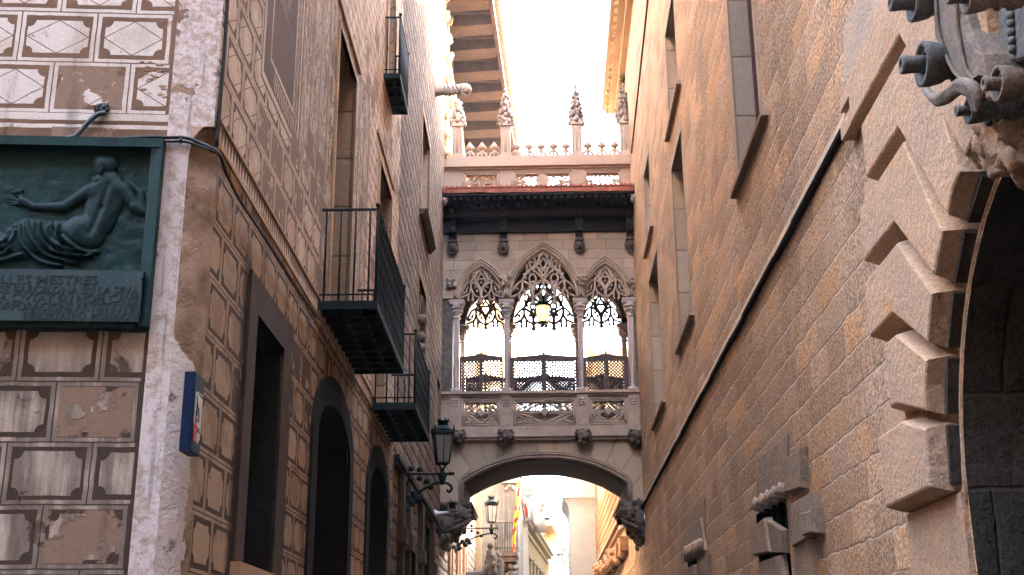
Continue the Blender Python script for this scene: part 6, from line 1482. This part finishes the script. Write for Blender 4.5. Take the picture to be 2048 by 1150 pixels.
# grotesque figures on the left wall under the lantern
for i, (px, py, Y, sc_, lab) in enumerate(((981, 1130, 40.0, 1.0, 'dark carved stone figure on the left wall below the far lantern'), (996, 1142, 43.0, .9, 'hunched dark carving beside the balcony corbel'))):
    mb = MB(); random.seed(40 + i); c = np.array(fpt(px, py, Y))
    mb.tube(smooth_path([(c[0] - .1, Y, c[2] - .6), (c[0] - .02, Y, c[2] - .2), (c[0] + .03, Y, c[2] + .2), (c[0], Y, c[2] + .55)], 5), [.2, .22, .2, .19, .2, .21, .22, .2, .2, .19, .2, .19, .15, .1, .08, .06], 9)
    for k in range(16): f = random.random(); mb.ball((c[0] + random.uniform(-.16, .16) * (1 - .5 * f), c[1] + random.uniform(-.16, .02), c[2] - .4 + .85 * f), .10 * (1.15 - .6 * f), 7, 5, (1, 1, 1.5), True, .35)
    mb.ball((c[0], c[1], c[2] + .62 * sc_), .11, 8, 6, (1, 1, 1.2)); mb.tube([(WX, Y, c[2] - .35), (c[0], c[1], c[2] - .3)], .14, 7)
    tag(mb.build('wall_sculpture', M['vous_dark']), lab, 'sculpture')
# flags
def flag(name, label, pts_l, pts_r, Y, stripes, cols, pole=None, amp=.07):
    t = thing(name, label, 'flag', fpt(*pts_l[-1], Y)); n = 40
    Lp = smooth_path([fpt(*p, Y) for p in pts_l], n // (len(pts_l) - 1)); Rp = smooth_path([fpt(*p, Y) for p in pts_r], n // (len(pts_r) - 1))
    K = min(len(Lp), len(Rp)); m = 8; bms = {}
    for i in range(K - 1):
        for j in range(m):
            def q(ii, jj):
                f = jj / m; a = np.array(Lp[ii]) * (1 - f) + np.array(Rp[ii]) * f; return (a[0], a[1] + amp * math.sin(f * 7 + ii * .16), a[2])
            c = stripes(i / (K - 1), (j + .5) / m); bms.setdefault(c, MB()).add([q(i, j), q(i, j + 1), q(i + 1, j + 1), q(i + 1, j)], [(0, 1, 2, 3)], True)
    for c, b_ in bms.items():
        ob = b_.build('cloth_' + cols[c][1], M[cols[c][0]], t, recalc=False); md = ob.modifiers.new('solid', 'SOLIDIFY'); md.thickness = .012
    if pole: mb = MB(); mb.tube([fpt(*pole[0], Y + .05), fpt(*pole[1], Y + .05)], .025, 6); mb.ball(fpt(*pole[1], Y + .05), .05, 7, 5); mb.build('flag_pole', M['surround'], t)
    return t
flag('striped_flag', 'long yellow flag with red stripes hanging in front of the shuttered balcony', [(1036.5, 962), (1032.5, 1000), (1028.5, 1035), (1026, 1062), (1024.5, 1104)], [(1043.5, 962), (1041.5, 1005), (1038, 1035), (1031.5, 1060), (1029, 1104)], 45.4, lambda f, g_: 1 if ((f * 9.5 + g_ * .35) % 1.9) > 1.05 else 0, [('flag_y', 'yellow'), ('flag_r', 'red')], ((1035, 1010), (1042, 953)))
flag('dark_flag', 'maroon and dark blue flag draped behind the striped one', [(1041, 985), (1044, 1000), (1048, 1020), (1051, 1036)], [(1044, 985), (1049, 1000), (1056, 1018), (1058.5, 1034)], 47.0, lambda f, g_: 0 if f < .3 else 1, [('flag_b', 'blue'), ('flag_m', 'maroon')], ((1050, 1040), (1036.5, 962)), .05)
# white town hall with urns
o, W, Ln, zt = facade('town_hall', 'white classical building crowned with stone urns, beyond the flag balcony', 'town hall', 1044, 62, 1093, 84, 1036, 'far_white', grid(7, 3, .06, .96, 1.6, 2.1, .07, 1.5), [(-.55, -.35, .12), (-.25, -.05, .35), (-.05, .1, .5), (.35, .55, .12)], 'far_white', side=1)
mb = MB(); E0 = cross(61.9)
mb.fbox(E0, E0.hit(1042, 1060)[0] - 2.5, E0.hit(1056, 1060)[0], 0, zt - .05, -.5, 0); mb.fbox(E0, E0.hit(1040, 1060)[0] - 2.5, E0.hit(1058, 1060)[0], zt - .05, zt + .3, -.5, .25); mb.build('end_wall', M['far_white'], o)
for px, Y, pyb, pyt, r in ((1053.7, 61.5, 1010, 964, .34), (1064, 68, 1020, 1003, .2), (1072.5, 70, 1030, 1011, .2), (1079, 66, 1035, 1000, .30), (1084, 78, 1050, 1030, .2)):
    f = cross(Y); u0, z0 = f.hit(px, pyb); z1 = f.hit(px, pyt)[1]; hh = z1 - z0
    mb = MB(); mb.lathe([(r * 1.0, -.8), (r * 1.0, hh * .18), (r * .6, hh * .2), (r * .45, hh * .34), (r * .95, hh * .42), (r * .95, hh * .47), (r * .5, hh * .5), (r * 1.0, hh * .66), (r * 1.05, hh * .76), (r * .7, hh * .9), (r * .2, hh * .96), (r * .1, hh)], (u0, Y, z0), n=12); mb.build('roof_urn', M['far_stone'], o)
# ochre building, white balconied building
o, W, Ln, zt = facade('ochre_house', 'narrow ochre house with projecting eave between two white buildings', 'house', 1084, 84, 1111, 100, 1050, 'far_yellow', grid(3, 3, .25, .98, 1.8, 2.6, .16, 1.9), [(-.1, .2, .7)], 'far_yellow', side=1)
o, W, Ln, zt = facade('balconied_house', 'white house with plant filled balconies and a sloping roof in the distance', 'house', 1108, 98, 1142, 118, 1040, 'far_white', grid(4, 4, .1, .95, .8, 2.9, .13, 2.0), [(-.3, 0, .5), (0, .25, .8)], 'far_stone', side=1)
mb = MB(); mb.prism([W.p(0, zt + .25, .3), W.p(Ln, zt + .25, .3), W.p(Ln, zt + .25, -6), W.p(0, zt + .25, -6)], [W.p(1.5, zt + 2.4, -1.6), W.p(Ln - 1, zt + 2.4, -1.6), W.p(Ln - 1, zt + 2.4, -4), W.p(1.5, zt + 2.4, -4)]); mb.build('roof', M['far_stone'], o)
mb = MB(); random.seed(2); zz = fpt(1120, 1098, 105)[2]
for k in range(500):
    f = random.uniform(.12, .95); c = Vector(W.p(f * Ln, zz + random.gauss(0, .45), .45 + random.uniform(-.2, .3))); d = Vector((random.uniform(-1, 1), random.uniform(-1, 1), random.uniform(-1, 1))).normalized() * .22; s = d.orthogonal().normalized() * .1; mb.add([c - s, c + d, c + s], [(0, 1, 2)])
mb.build('balcony_plants', M['leaf'], o, recalc=False)
mb = MB(); mb.fbox(W, .1 * Ln, .95 * Ln, zz - 1.0, zz - .85, 0, .6)
for k in range(16): u = Ln * (.1 + .85 * k / 15); mb.fbox(W, u - .03, u + .03, zz - .85, zz + .1, .55, .6)
mb.build('balcony_rail', M['iron'], o)
# pale square pier with a projecting cornice
f = cross(58.0); x0 = f.hit(1140.5, 1060)[0]; x1 = f.hit(1168, 1060)[0]; zc = f.hit(1140, 996)[1]; zt = f.hit(1140, 930)[1]
t = thing('stone_pier', 'pale plain stone tower end with a projecting cornice in the middle of the street end', 'tower', ((x0 + x1) / 2, 59, 0))
mb = MB(); mb.box(x0, x1 + .8, 58, 63, 0, zc - .7); mb.build('pier_shaft', M['far_stone'], t)
mb = MB(); mb.box(x0 - .02, x1 + .6, 58, 63, zc + .02, zt + 3); mb.box(x0 - .05, x1 + .6, 57.95, 63, zc + 1.5, zc + 1.7); mb.build('pier_upper', M['far_stone'], t)
mb = MB()
for k in range(6): e = .02 + .011 * k * k; mb.box(x0 - e, x1 + .7 + 0.002 * k, 58 - e * .6, 63.002 + .002 * k, zc - .72 + .115 * k, zc - .72 + .115 * (k + 1))
mb.box(x0 - .36, x1 + .75, 57.7, 63.02, zc - .03, zc + .02); mb.build('pier_cornice', M['far_stone'], t)
# orange palace on the right, bounced sunlight put into its colour, sculpted portal
o, W, Ln, zt = facade('orange_palace', 'stuccoed facade on the right below the arch, tinted orange for bounced sunlight', 'palace', 1194, 62.6, 1166, 86, 898, 'far_orange', [(.12, .2, 4.2, 6.4), (.45, .53, 4.2, 6.4)], [(-.3, -.1, .1), (-.1, .1, .3)], 'gold_stone', side=-1, wmat='far_stone')
mb = MB()
for k in range(6): mb.fbox(W, Ln * (.3 + .1 * k), Ln * (.3 + .1 * k) + .16, 0, 8.5, 0, .12)
for k in range(9): mb.fbox(W, Ln * .78, Ln * .98, 6.5 + k * .55, 6.56 + k * .55, 0, .06)
mb.tube([W.p(Ln * .62, 5.4, .1), W.p(Ln * .35, 8.2, .1)], .05, 6)
mb.build('facade_ribs', M['gold_stone'], o)
mb = MB()
for k in range(5):
    u = Ln * (.02 + .055 * k); mb.fbox(W, u, u + .75, 0, 5.2 - .25 * k, .02, .10)
    for j in range(34): mb.fbox(W, u + .03, u + .72, .1 + j * .145, .17 + j * .145, .10, .125)
mb.build('louvred_shutters', M['shutter_pale'], o)
# ornate stone front just behind the right foot of the arch
RW2 = Frame((2.62, 36, 0), (0, 1, 0), (-1, 0, 0), 36)
o = thing('sculpted_front', 'golden carved stone front with ribs and rows of little arches, right side below the arch', 'building', (3.5, 37, 0))
mb = MB(); mb.fbox(RW2, 33.5, 57.5, 0, 8.6, -3, 0); mb.build('wall', M['gold_stone'], o)
mb = MB(); random.seed(15)
for i in range(96):
    u = 33.6 + i * .25; top = 5.75 - .05 * (i % 5)
    mb.tube([RW2.p(u, 0, .03), RW2.p(u, top, .03)], .045 + .03 * (i % 3 == 0), 6)
for (z, d) in ((5.8, .18), (5.93, .3), (4.3, .1)): mb.fbox(RW2, 33.5, 57.5, z, z + .12, 0, d)
mb.build('ribbed_panels', M['gold_stone'], o)
mb = MB()
for r_ in range(7):
    for i in range(44):
        u = 40.0 + i * .4; z = 6.15 + r_ * .34
        mb.tube([RW2.p(u + .12 * math.cos(t), z + .16 * math.sin(t), .1) for t in (-.4, .3, .8, 1.57, 2.3, 2.8, 3.5)], .035, 5); mb.ball(RW2.p(u, z + .24, .12), .05, 6, 4)
mb.build('relief_arcades', M['relief_stone'], o)
for k in range(9): mb = MB(); mb.fbox(RW2, 36.0 + 2.2 * k, 36.6 + 2.2 * k, 4.9, 5.3, .05, .35); mb.ball(RW2.p(36.3 + 2.2 * k, 4.8, .25), .16, 7, 5, (1, 1, 1), True, .3); mb.build('relief_gable', M['relief_stone'], o)
# tumbling sculpted boulders on a ledge
def rocks(poly, Y0, Y1, n, r, label, nm, mat='relief_stone'):
    mb = MB()
    for k in range(n):
        f = random.random(); px = poly[0][0] + (poly[1][0] - poly[0][0]) * f; py = poly[0][1] + (poly[1][1] - poly[0][1]) * f + random.uniform(-11, 11)
        mb.rock(fpt(px, py, Y0 + (Y1 - Y0) * f + random.uniform(-.2, .2)), r * random.uniform(.6, 1.25), k, (1, 1, .85), 10, 7, .5, 1.5)
    return tag(mb.build(nm, M[mat]), label, 'sculpture')
random.seed(31)
rocks([(1192, 1143), (1232, 1108)], 46, 39, 70, .125, 'heap of carved boulder like stones at the lower right below the arch', 'carved_boulders')
rocks([(1216, 1116), (1256, 1096)], 42, 36.5, 56, .11, 'upper heap of carved foliage above the slanting ledge', 'carved_foliage')
mb = MB(); a = fpt(1200, 1162, 45); b = fpt(1258, 1104, 36.5); mb.tube([a, b], .10, 6); tag(mb.build('slanting_ledge', M['surround']), 'dark slanting stone ledge carrying the carved boulders', 'ledge')
# floodlight on the right
q = fpt(1246, 1050, 37.0); t = thing('floodlight', 'small white floodlight box on the ribbed golden front', 'floodlight', q)
mb = MB(); mb.hexa([(q[0] - .13, q[1] - .1, q[2] - .12), (q[0] + .08, q[1] - .1, q[2] - .02), (q[0] + .08, q[1] + .25, q[2] - .02), (q[0] - .13, q[1] + .25, q[2] - .12), (q[0] - .12, q[1] - .1, q[2] - .02), (q[0] + .10, q[1] - .1, q[2] + .10), (q[0] + .10, q[1] + .25, q[2] + .10), (q[0] - .12, q[1] + .25, q[2] - .02)]); mb.build('lamp_housing', M['white'], t)
mb = MB(); mb.tube([(q[0], q[1], q[2] - .04), (2.66, q[1], q[2] - .12)], .02, 6); mb.build('lamp_arm', M['white'], t)
# roof antenna and the lit roof block seen through the arcade
q = fpt(1040, 706, 52); mb = MB(); z1 = fpt(1040, 660, 52)[2]; mb.tube([(q[0], 52, q[2] - 2), (q[0], 52, z1)], .012, 5)
for k in range(9): z = q[2] + (z1 - q[2]) * k / 9; mb.tube([(q[0], 52, z), (q[0] + .12, 52, z + .005)], .006, 4)
tag(mb.build('roof_antenna', M['cable_grey']), 'thin roof antenna mast seen through the middle arch', 'antenna')
o, W, Ln, zt = facade('roof_house', 'ochre upper storey with flat parapet seen through the right arch of the bridge', 'house', 1200, 55, 1160, 92, 697, 'far_yellow', (), [(-.15, 0, .1), (0, .2, .25)], 'far_orange', side=-1)  # street face lengthened past its visible end to block sun on the far street
mb = MB(); f = cross(54.9); mb.fbox(f, f.hit(1200, 750)[0], f.hit(1200, 750)[0] + 5, 0, zt - .2, -.5, 0); mb.build('end_wall', M['far_yellow'], o)
o, W, Ln, zt = facade('far_left_house', 'sunlit pale house with pilaster strips seen through the left arch of the bridge', 'house', 962, 47.1, 1042, 60, 560, 'far_yellow', (), [(-.2, 0, .15)], 'gold_stone', side=1)

# ---------------------------------------------------------------- unseen houses added to cut the sky light on the square (behind the viewer and to the left)
for nm, lab, (x0, x1, y0, y1, zt_) in (('sky_blocker_house', 'added unseen house behind the viewer, holding back sky light', (-30, 9, -16, -9.5, 23)), ('sky_blocker_house', 'added unseen house at far left, holding back low sky light', (-30, -22, -9.4, 14, 15))):
    t = thing(nm, lab, 'house', ((x0 + x1) / 2, (y0 + y1) / 2, 0))
    mb = MB(); mb.box(x0, x1, y0, y1, 0, zt_); mb.build('wall', M['surround'], t); mb = MB(); mb.box(x0 - .3, x1 + .3, y0 - .3, y1 + .3, zt_, zt_ + .4); mb.build('roof', M['roof_tile'], t)

# ---------------------------------------------------------------- the air of the street
hz = bpy.data.materials.new('haze_air'); hz.use_nodes = True; hn = hz.node_tree.nodes; hn.clear()
ho = hn.new('ShaderNodeOutputMaterial'); hv = hn.new('ShaderNodeVolumePrincipled'); hv.inputs['Color'].default_value = (0.58, 0.74, 0.88, 1); hv.inputs['Density'].default_value = 0.0005
hz.node_tree.links.new(hv.outputs[0], ho.inputs['Volume'])
mb = MB(); mb.box(-50, 40, -25, 140, -1.0, 24.5); o = mb.build('haze', hz); o['kind'] = 'stuff'
